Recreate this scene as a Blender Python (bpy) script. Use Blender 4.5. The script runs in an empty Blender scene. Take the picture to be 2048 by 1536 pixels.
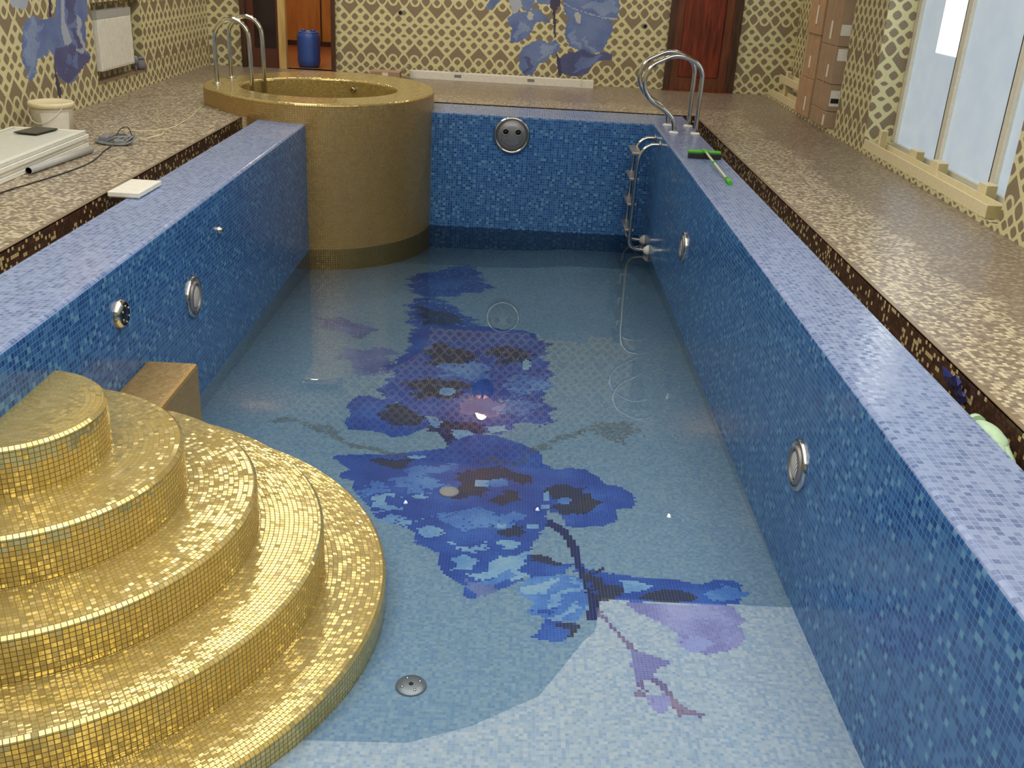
import bpy, bmesh, math, random
import numpy as np
from mathutils import Vector, Matrix

random.seed(7)
rng = np.random.default_rng(11)
PI = math.pi
sc = bpy.context.scene
COL = sc.collection

# ------------------------------------------------------------------ camera
def make_camera():
    pitch, yaw, roll, f = 0.408453, 0.0066844, 0.0554454, 1974.226
    cy, sy, cp, sp = math.cos(yaw), math.sin(yaw), math.cos(pitch), math.sin(pitch)
    fwd = Vector((sy*cp, cy*cp, -sp)); right = Vector((cy, -sy, 0)); up = right.cross(fwd)
    cr, sr = math.cos(roll), math.sin(roll)
    r2 = right*cr + up*sr; u2 = up*cr - right*sr
    cam = bpy.data.cameras.new('camera'); o = bpy.data.objects.new('camera', cam); COL.objects.link(o)
    m = Matrix((r2, u2, -fwd)).transposed().to_4x4()
    m.translation = Vector((1.8813, 0.0, 1.44194)); o.matrix_world = m
    cam.sensor_fit = 'HORIZONTAL'; cam.sensor_width = 36.0; cam.lens = f/2048*36.0
    cam.clip_start = 0.05; cam.clip_end = 100
    sc.camera = o
make_camera()

# ------------------------------------------------------------------ world, exposure
w = bpy.data.worlds.new('world'); sc.world = w; w.use_nodes = True
w.node_tree.nodes['Background'].inputs[0].default_value = (0.75, 0.85, 1.0, 1)
w.node_tree.nodes['Background'].inputs[1].default_value = 0.6
sc.view_settings.view_transform = 'Standard'
sc.view_settings.look = 'None'
sc.view_settings.gamma = 1.0
sc.view_settings.use_curve_mapping = False
sc.view_settings.exposure = 0.16
sc.cycles.use_denoising = True
sc.cycles.max_bounces = 8
sc.cycles.caustics_reflective = False
sc.cycles.caustics_refractive = False
sc.cycles.sample_clamp_indirect = 6.0
sc.cycles.transparent_max_bounces = 12
CEILING_GLOW = 2.55      # radiance of the luminous ceiling band
PANE_GLOW = 0.55        # daylight in the frosted panes
BULB_GLOW = 45.0        # warm bulbs of the wall lamps

# ------------------------------------------------------------------ helpers
def lin(c):
    r = []
    for v in c[:3]:
        v = v/255.0
        r.append(v/12.92 if v <= 0.04045 else ((v+0.055)/1.055)**2.4)
    return tuple(r)
def lin4(c): return lin(c)+(1.0,)

class MB:
    """collects quads and n-gons with per-corner texture coordinates in metres"""
    def __init__(s): s.v = []; s.f = []; s.uv = []; s.sm = []
    def face(s, pts, uvs=None, smooth=False):
        b = len(s.v); s.v += [tuple(p) for p in pts]; s.f.append(tuple(range(b, b+len(pts))))
        s.uv.append(list(uvs) if uvs else [(0, 0)]*len(pts)); s.sm.append(smooth)
    def quad_auto(s, a, b, c, d):
        a, b, c, d = map(Vector, (a, b, c, d))
        n = (b-a).cross(d-a); n = [abs(x) for x in n]; k = n.index(max(n))
        f = {0: lambda p: (p.y, p.z), 1: lambda p: (p.x, p.z), 2: lambda p: (p.x, p.y)}[k]
        s.face((a, b, c, d), [f(p) for p in (a, b, c, d)])
    def box(s, x0, y0, z0, x1, y1, z1, M=None):
        P = [(x0,y0,z0),(x1,y0,z0),(x1,y1,z0),(x0,y1,z0),(x0,y0,z1),(x1,y0,z1),(x1,y1,z1),(x0,y1,z1)]
        if M is not None: P = [tuple(M @ Vector(p)) for p in P]
        for q in ((3,2,1,0),(4,5,6,7),(0,1,5,4),(1,2,6,5),(2,3,7,6),(3,0,4,7)):
            s.quad_auto(*[P[i] for i in q])
    def lathe(s, prof, n=32, M=None, smooth=True, caps=True):
        M = M or Matrix.Identity(4)
        rings = [[M @ Vector((r*math.cos(2*PI*k/n), r*math.sin(2*PI*k/n), z)) for k in range(n)] for r, z in prof]
        arc = 0
        for i in range(len(prof)-1):
            d = math.hypot(prof[i+1][0]-prof[i][0], prof[i+1][1]-prof[i][1])
            R = max(prof[i][0], prof[i+1][0])
            for k in range(n):
                k2 = (k+1) % n; u0, u1 = 2*PI*k/n*R, 2*PI*(k+1)/n*R
                s.face((rings[i][k], rings[i][k2], rings[i+1][k2], rings[i+1][k]), ((u0,arc),(u1,arc),(u1,arc+d),(u0,arc+d)), smooth)
            arc += d
        if caps:
            if prof[0][0] > 1e-5: s.face(rings[0][::-1])
            if prof[-1][0] > 1e-5: s.face(rings[-1])
    def tube(s, pts, r, n=10, sub=6, caps=True):
        P = [Vector(p) for p in pts]
        if sub > 1 and len(P) > 2:
            Q = []
            for i in range(len(P)-1):
                p0, p1, p2, p3 = P[max(0,i-1)], P[i], P[i+1], P[min(len(P)-1,i+2)]
                for k in range(sub):
                    t = k/sub
                    Q.append(0.5*((2*p1)+(p2-p0)*t+(2*p0-5*p1+4*p2-p3)*t*t+(3*p1-p0-3*p2+p3)*t**3))
            P = Q+[P[-1]]
        rings = []; nrm = None
        for i, p in enumerate(P):
            t = (P[min(i+1,len(P)-1)]-P[max(i-1,0)]).normalized()
            if nrm is None: nrm = t.orthogonal().normalized()
            nrm = (nrm-t*nrm.dot(t)).normalized(); bn = t.cross(nrm)
            rr = r[i*len(r)//len(P)] if isinstance(r, (list, tuple)) else r
            rings.append([p+(nrm*math.cos(2*PI*k/n)+bn*math.sin(2*PI*k/n))*rr for k in range(n)])
        for i in range(len(P)-1):
            for k in range(n):
                k2 = (k+1) % n
                s.face((rings[i][k], rings[i][k2], rings[i+1][k2], rings[i+1][k]), None, True)
        if caps: s.face(rings[0][::-1]); s.face(rings[-1])
    def build(s, name, mat, parent=None, bevel=0, weld=True, origin=None):
        me = bpy.data.meshes.new(name)
        v = s.v
        if origin: v = [(p[0]-origin[0], p[1]-origin[1], p[2]-origin[2]) for p in v]
        me.from_pydata(v, [], s.f)
        uvl = me.uv_layers.new(name='UVMap')
        flat = np.array([c for f in s.uv for c in f], dtype=np.float32).ravel()
        uvl.data.foreach_set('uv', flat)
        me.polygons.foreach_set('use_smooth', s.sm)
        if weld:
            bm = bmesh.new(); bm.from_mesh(me); bmesh.ops.remove_doubles(bm, verts=bm.verts, dist=1e-5)
            bmesh.ops.recalc_face_normals(bm, faces=bm.faces) if weld == 'n' else None
            bm.to_mesh(me); bm.free()
        if mat: me.materials.append(mat)
        o = bpy.data.objects.new(name, me); COL.objects.link(o)
        if parent: o.parent = parent
        if origin: o.location = origin
        if bevel:
            m = o.modifiers.new('edge', 'BEVEL'); m.width = bevel; m.segments = 2; m.limit_method = 'ANGLE'
        return o

def tag(o, label=None, cat=None, group=None, kind=None):
    if label: o['label'] = label
    if cat: o['category'] = cat
    if group: o['group'] = group
    if kind: o['kind'] = kind
    return o
def thing(name, loc, label, cat, group=None, rz=0):
    o = bpy.data.objects.new(name, None); COL.objects.link(o); o.location = loc; o.rotation_euler = (0, 0, rz)
    o.empty_display_size = 0.1
    return tag(o, label, cat, group)
def struct(o): o['kind'] = 'structure'; return o
def copy_tree(o, parent=None):
    c = o.copy(); COL.objects.link(c)
    if parent: c.parent = parent
    for ch in [x for x in bpy.data.objects if x.parent == o]: copy_tree(ch, c)
    return c

# ------------------------------------------------------------------ node expression helpers
class NT:
    def __init__(s, name):
        s.m = bpy.data.materials.new(name); s.m.use_nodes = True; s.t = s.m.node_tree
        s.t.nodes.clear()
        s.out = s.t.nodes.new('ShaderNodeOutputMaterial')
    def n(s, typ, **kw):
        x = s.t.nodes.new(typ)
        for k, v in kw.items(): setattr(x, k, v)
        return x
    def put(s, sock, v):
        if isinstance(v, bpy.types.NodeSocket): s.t.links.new(v, sock)
        elif v is not None: sock.default_value = v
    def m1(s, op, a, b=None, c=None, clamp=False):
        x = s.n('ShaderNodeMath', operation=op, use_clamp=clamp)
        for i, v in enumerate((a, b, c)):
            if v is not None: s.put(x.inputs[i], v)
        return x.outputs[0]
    def add(s, a, b): return s.m1('ADD', a, b)
    def sub(s, a, b): return s.m1('SUBTRACT', a, b)
    def mul(s, a, b): return s.m1('MULTIPLY', a, b)
    def vm(s, op, a, b=None):
        x = s.n('ShaderNodeVectorMath', operation=op)
        s.put(x.inputs[0], a)
        if b is not None: s.put(x.inputs['Scale' if op == 'SCALE' else 1], b)
        return x.outputs[0]
    def smooth(s, v, a, b):
        x = s.n('ShaderNodeMapRange', interpolation_type='SMOOTHSTEP')
        s.put(x.inputs[0], v); x.inputs[1].default_value = a; x.inputs[2].default_value = b
        return x.outputs[0]
    def mix(s, f, a, b):
        x = s.n('ShaderNodeMix', data_type='RGBA')
        s.put(x.inputs[0], f); s.put(x.inputs[6], a); s.put(x.inputs[7], b)
        return x.outputs[2]
    def sep(s, v):
        x = s.n('ShaderNodeSeparateXYZ'); s.put(x.inputs[0], v); return x.outputs
    def ramp(s, f, stops, const=False):
        x = s.n('ShaderNodeValToRGB'); r = x.color_ramp
        r.interpolation = 'CONSTANT' if const else 'LINEAR'
        while len(r.elements) < len(stops): r.elements.new(0.5)
        for e, (p, c) in zip(r.elements, stops): e.position = p; e.color = lin4(c)
        s.put(x.inputs[0], f); return x.outputs[0]
    def noise(s, vec, scale, detail=2):
        x = s.n('ShaderNodeTexNoise'); s.put(x.inputs['Vector'], vec); x.inputs['Scale'].default_value = scale; x.inputs['Detail'].default_value = detail
        return x.outputs[0]
    def uv(s): return s.n('ShaderNodeUVMap').outputs[0]
    def pos(s): return s.n('ShaderNodeNewGeometry').outputs['Position']
    def tiles(s, vec, pitch, grout):
        """tile id vector, tile mask (1 on the tile, 0 in the joint)"""
        q = s.vm('SCALE', vec, 1.0/pitch)
        idv = s.vm('FLOOR', q); fr = s.sep(s.vm('FRACTION', q))
        def edge(a): return s.sub(0.5, s.m1('ABSOLUTE', s.sub(a, 0.5)))
        e = s.m1('MINIMUM', edge(fr[0]), edge(fr[1]))
        g = grout/pitch/2
        return idv, s.smooth(e, g*0.6, g*1.5)
    def white(s, v):
        x = s.n('ShaderNodeTexWhiteNoise', noise_dimensions='3D'); s.put(x.inputs[0], v); return x.outputs
    def tilt(s, rnd, amt):
        g = s.n('ShaderNodeNewGeometry').outputs['Normal']
        d = s.vm('SCALE', s.vm('SUBTRACT', rnd, (0.5, 0.5, 0.5)), amt)
        return s.vm('NORMALIZE', s.vm('ADD', g, d))
    def pbr(s, col, rough=0.5, metal=0.0, normal=None, spec=None, **kw):
        b = s.n('ShaderNodeBsdfPrincipled')
        s.put(b.inputs['Base Color'], col if isinstance(col, bpy.types.NodeSocket) else lin4(col))
        s.put(b.inputs['Roughness'], rough); s.put(b.inputs['Metallic'], metal)
        if normal is not None: s.put(b.inputs['Normal'], normal)
        if spec is not None: s.put(b.inputs['Specular IOR Level'], spec)
        for k, v in kw.items(): s.put(b.inputs[k.replace('_', ' ')], v)
        s.t.links.new(b.outputs[0], s.out.inputs[0]); return s.m

def plain(name, col, rough=0.5, metal=0.0, var=0.06, scale=30, **kw):
    k = NT(name); nz = k.noise(k.pos(), scale)
    c = k.mix(nz, lin4([v*(1-var) for v in col]), lin4([min(255, v*(1+var)) for v in col]))
    return k.pbr(c, rough, metal, **kw)
def glow(name, col, strength):
    k = NT(name); e = k.n('ShaderNodeEmission'); e.inputs[0].default_value = lin4(col); e.inputs[1].default_value = strength
    k.t.links.new(e.outputs[0], k.out.inputs[0]); return k.m

# ------------------------------------------------------------------ materials
def mat_gold(name, pitch=0.02, tilt=0.10, rough=0.2, c1=(236,220,162), c2=(216,193,104)):
    k = NT(name); idv, mk = k.tiles(k.uv(), pitch, 0.003); wn = k.white(idv)
    big = k.noise(k.uv(), 9.0)
    t = k.mul(k.add(wn[0], big), 0.5)
    c = k.mix(t, lin4(c2), lin4(c1)); c = k.mix(mk, lin4((128,102,50)), c)
    return k.pbr(c, k.add(rough, k.mul(k.sub(1.0, mk), 0.4)), k.mul(mk, 0.72), k.tilt(wn[1], tilt))
def mat_blue(name, cols, joint, pitch=0.025, rough=0.14, tilt=0.03):
    k = NT(name); idv, mk = k.tiles(k.uv(), pitch, 0.003); wn = k.white(idv)
    s3 = k.sep(idv)
    weave = k.m1('FRACT', k.mul(k.add(s3[0], k.mul(s3[1], 2.0)), 0.25))
    t = k.add(k.mul(wn[0], 0.72), k.mul(weave, 0.30))
    n = len(cols); c = k.ramp(t, [(i/n, cc) for i, cc in enumerate(cols)], True)
    c = k.mix(mk, lin4(joint), c)
    return k.pbr(c, k.add(rough, k.mul(k.sub(1.0, mk), 0.4)), 0.0, k.tilt(wn[1], tilt))
BLUES = [(30,70,134),(38,84,148),(48,98,160),(66,116,172),(100,150,188)]
M_BLUE = mat_blue('blue_mosaic', BLUES, (90,132,170))
M_LEDGE = mat_blue('ledge_mosaic', [(88,108,152),(106,124,166),(120,136,176),(130,146,184),(112,130,170)], (134,150,182), rough=0.2, tilt=0.05)
M_GOLD = mat_gold('gold_mosaic', rough=0.15, tilt=0.13)
M_GOLD2 = mat_gold('dull_gold_mosaic', tilt=0.07, rough=0.3, c1=(214,182,124), c2=(184,150,92))

def mat_deck(name, dark):
    k = NT(name); P = k.pos(); idv, mk = k.tiles(P, 0.021, 0.002); wn = k.white(idv)
    xyz = k.sep(P); big = k.noise(P, 2.2, 3)
    cols = [(118,106,94),(136,124,110),(160,147,130),(188,177,152),(204,195,166)]
    if dark: cols = [(58,36,26),(74,48,34),(92,62,44),(70,46,32),(190,170,120)]
    t = wn[0]
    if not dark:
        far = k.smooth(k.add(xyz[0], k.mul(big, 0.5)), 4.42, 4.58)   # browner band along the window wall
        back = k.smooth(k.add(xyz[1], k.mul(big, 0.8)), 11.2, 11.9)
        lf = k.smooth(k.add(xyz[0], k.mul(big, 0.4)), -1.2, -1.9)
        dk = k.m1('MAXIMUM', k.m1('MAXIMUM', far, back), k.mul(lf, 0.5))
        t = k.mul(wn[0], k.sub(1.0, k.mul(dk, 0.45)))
    c = k.ramp(t, [(0, cols[0]), (.24, cols[1]), (.46, cols[2]), (.68, cols[3]), (.88, cols[4])], True)
    c = k.mix(mk, lin4((122,108,92) if not dark else (50,34,26)), c)
    return k.pbr(c, 0.32, 0.0, k.tilt(wn[1], 0.03))
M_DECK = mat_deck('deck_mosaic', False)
def mat_uvbrown():
    k = NT('gutter_mosaic'); idv, mk = k.tiles(k.uv(), 0.021, 0.002); wn = k.white(idv)
    c = k.ramp(wn[0], [(0,(58,38,28)),(.3,(82,54,38)),(.6,(66,44,32)),(.82,(196,176,126))], True)
    return k.pbr(k.mix(mk, lin4((44,30,22)), c), 0.35)
M_GUTTER = mat_uvbrown()

def mat_wall(name, art):
    """ivory lattice with brown openings; u along the wall, v up, metres"""
    k = NT(name); uv = k.uv(); s3 = k.sep(uv)
    U, HALF = 0.268, 0.1325
    fu = k.m1('FRACT', k.add(k.mul(s3[0], 1/U), 0.5)); uc = k.mul(k.m1('ABSOLUTE', k.sub(fu, 0.5)), U)
    P = 1.24
    fv = k.m1('FRACT', k.add(k.mul(k.sub(s3[1], 0.53), 1/P), 0.5)); wv = k.mul(k.m1('ABSOLUTE', k.sub(fv, 0.5)), P)
    def blob(cu, cw, a, b):
        du = k.m1('ABSOLUTE', k.mul(k.sub(uc, cu), 1/a)); dv = k.m1('ABSOLUTE', k.mul(k.sub(wv, cw), 1/b))
        return k.mul(k.sub(1.0, k.add(k.m1('POWER', du, 1.35), k.m1('POWER', dv, 1.35))), min(a, b)*0.6)
    bl = [blob(b[0], b[1], b[2]*1.12, b[3]*1.12) for b in ((.066,0,.040,.040),(0,.062,.030,.024),(.1325,.064,.030,.017),(.066,.134,.037,.036),(.1325,.205,.030,.027),
          (0,.340,.034,.034),(.1325,.350,.044,.054),(.064,.425,.034,.034),(0,.47,.034,.030),(.1325,.48,.036,.034),(.066,.545,.038,.036),(0,.615,.034,.030),(.1325,.615,.034,.030))]
    ring = k.m1('SQRT', k.add(k.m1('POWER', uc, 2.0), k.m1('POWER', k.sub(wv, .340), 2.0)))
    sp = k.m1('MINIMUM', k.sub(k.mul(k.sub(wv, .155), .95), uc), k.sub(.108, k.add(uc, k.m1('MAXIMUM', k.mul(k.sub(wv, .27), .7), 0.0))))
    sp = k.m1('MINIMUM', sp, k.sub(.335, wv)); sp = k.m1('MINIMUM', sp, k.sub(ring, .060))
    m = sp
    for b in bl: m = k.m1('MAXIMUM', m, b)
    mk = k.smooth(m, -0.003, 0.003)
    nz = k.noise(uv, 60, 1); big = k.noise(uv, 3, 2)
    ivory = k.mix(nz, lin4((200,196,146)), lin4((220,216,172)))
    brown = k.mix(nz, lin4((122,108,86)), lin4((146,130,108)))
    c = k.mix(mk, ivory, brown)
    if art:
        a = k.n('ShaderNodeAttribute', attribute_name='art')
        c = k.mix(a.outputs['Alpha'], c, a.outputs['Color'])
    return k.pbr(c, 0.38)
M_WALL = mat_wall('lattice_mosaic', False)
M_WALLART = mat_wall('lattice_mosaic_with_flowers', True)

def mat_poolfloor():
    k = NT('pool_floor_mosaic'); idv, mk = k.tiles(k.pos(), 0.015, 0.0014); wn = k.white(idv)
    a = k.n('ShaderNodeAttribute', attribute_name='art')
    c = k.mix(k.mul(k.sub(1.0, mk), 0.35), a.outputs['Color'], lin4((158,172,184)))
    return k.pbr(c, 0.5, 0.0, k.tilt(wn[1], 0.05), 0.3)
M_PFLOOR = mat_poolfloor()

def mat_water():
    k = NT('clear_water'); fr = k.n('ShaderNodeFresnel'); fr.inputs[0].default_value = 1.46
    tr = k.n('ShaderNodeBsdfTransparent'); tr.inputs[0].default_value = (0.84, 0.94, 1.0, 1)
    gl = k.n('ShaderNodeBsdfGlossy'); gl.inputs['Roughness'].default_value = 0.0
    mx = k.n('ShaderNodeMixShader')
    k.t.links.new(fr.outputs[0], mx.inputs[0]); k.t.links.new(tr.outputs[0], mx.inputs[1]); k.t.links.new(gl.outputs[0], mx.inputs[2])
    va = k.n('ShaderNodeVolumeAbsorption'); va.inputs[0].default_value = (0.50, 0.62, 0.64, 1); va.inputs[1].default_value = 1.25
    k.t.links.new(va.outputs[0], k.out.inputs[1])
    k.t.links.new(mx.outputs[0], k.out.inputs[0]); return k.m
M_WATER = mat_water()

M_CHROME = plain('chrome', (196,196,194), 0.14, 1.0, 0.02)
M_STEEL = plain('brushed_steel', (150,146,146), 0.35, 0.6, 0.04)
M_WHITE = plain('white_plastic', (226,224,214), 0.35)
M_CREAM = plain('cream_plastic', (226,214,176), 0.4)
M_DISC = plain('dull_disc', (176,164,160), 0.5)
M_CREAM2 = plain('cream_end_plastic', (176,162,118), 0.5)
M_DARK = plain('dark_plastic', (28,28,32), 0.4)
M_GREYP = plain('grey_plastic', (120,124,128), 0.45)
M_LGREY = plain('light_grey_plastic', (168,170,168), 0.4)
M_BLUEP = plain('blue_plastic', (58,88,164), 0.4)
M_GREEN = plain('green_plastic', (70,172,30), 0.4)
M_GREENL = plain('pale_green_plastic', (196,206,170), 0.4)
M_RUBBER = plain('pale_green_rubber', (168,196,166), 0.55)
M_CARD = plain('cardboard', (176,144,112), 0.8, var=0.08, scale=12)
M_CARD2 = plain('greyed_cardboard', (162,138,112), 0.8, var=0.08, scale=12)
M_PAPER = plain('white_paper', (224,220,208), 0.7)
M_FRAME = plain('window_frame_white', (216,212,196), 0.4)
M_CEIL = plain('ceiling_paint', (222,218,206), 0.7)
M_TRIM = plain('deck_edge_trim', (128,112,92), 0.35)
M_BRONZE = plain('lamp_bronze', (120,92,52), 0.3, 0.8)
def mat_wood(name, a, b, scale=4.0, rough=0.3, ring=10):
    k = NT(name); p = k.pos(); s3 = k.sep(p)
    cm = k.n('ShaderNodeCombineXYZ'); k.put(cm.inputs[0], k.mul(s3[0], 6.0)); k.put(cm.inputs[1], s3[1]); k.put(cm.inputs[2], k.mul(s3[2], 0.7))
    t = k.noise(cm.outputs[0], scale, 5)
    return k.pbr(k.ramp(t, [(.3, a), (.7, b)]), rough)
M_REDWOOD = mat_wood('red_brown_burl', (70,24,14), (132,52,28), 5.0)
M_DOORFR = mat_wood('dark_walnut', (52,32,24), (82,54,40), 5.0)
M_ORANGE = mat_wood('orange_pine', (176,120,52), (206,150,74), 3.0)
M_PALEWOOD = mat_wood('pale_pine', (176,142,84), (206,176,116), 4.0)
M_DGLASS = plain('smoked_glass', (42,28,28), 0.12)
def mat_pane():
    k = NT('frosted_pane'); nz = k.noise(k.pos(), 5.0, 3)
    b = k.n('ShaderNodeBsdfPrincipled'); b.inputs['Base Color'].default_value = lin4((150,162,172)); b.inputs['Roughness'].default_value = 0.25
    c = k.mix(nz, lin4((158,176,198)), lin4((196,208,214)))
    k.t.links.new(c, b.inputs['Emission Color']); b.inputs['Emission Strength'].default_value = PANE_GLOW
    k.t.links.new(b.outputs[0], k.out.inputs[0]); return k.m
M_PANE = mat_pane()
M_STRIP = glow('bright_strip_glow', (255,255,246), 3.0)
M_DIFF = glow('luminous_ceiling', (255,250,240), CEILING_GLOW)
M_BULB = glow('warm_bulb', (255,190,120), BULB_GLOW)
def mat_petal():
    k = NT('lamp_glass'); 
    return k.pbr((255,214,170), 0.15, 0.0, None, None, Alpha=1.0, Emission_Color=lin4((255,190,130)), Emission_Strength=1.2)
M_PETAL = mat_petal()
def mat_lens():
    k = NT('lamp_lens'); s3 = k.sep(k.pos())
    wv = k.m1('SINE', k.mul(k.add(s3[1], k.mul(s3[2], 0.4)), 420.0))
    c = k.mix(k.smooth(wv, -1, 1), lin4((150,150,146)), lin4((232,230,224)))
    return k.pbr(c, 0.12, 0.1)
M_LENS = mat_lens()

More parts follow.
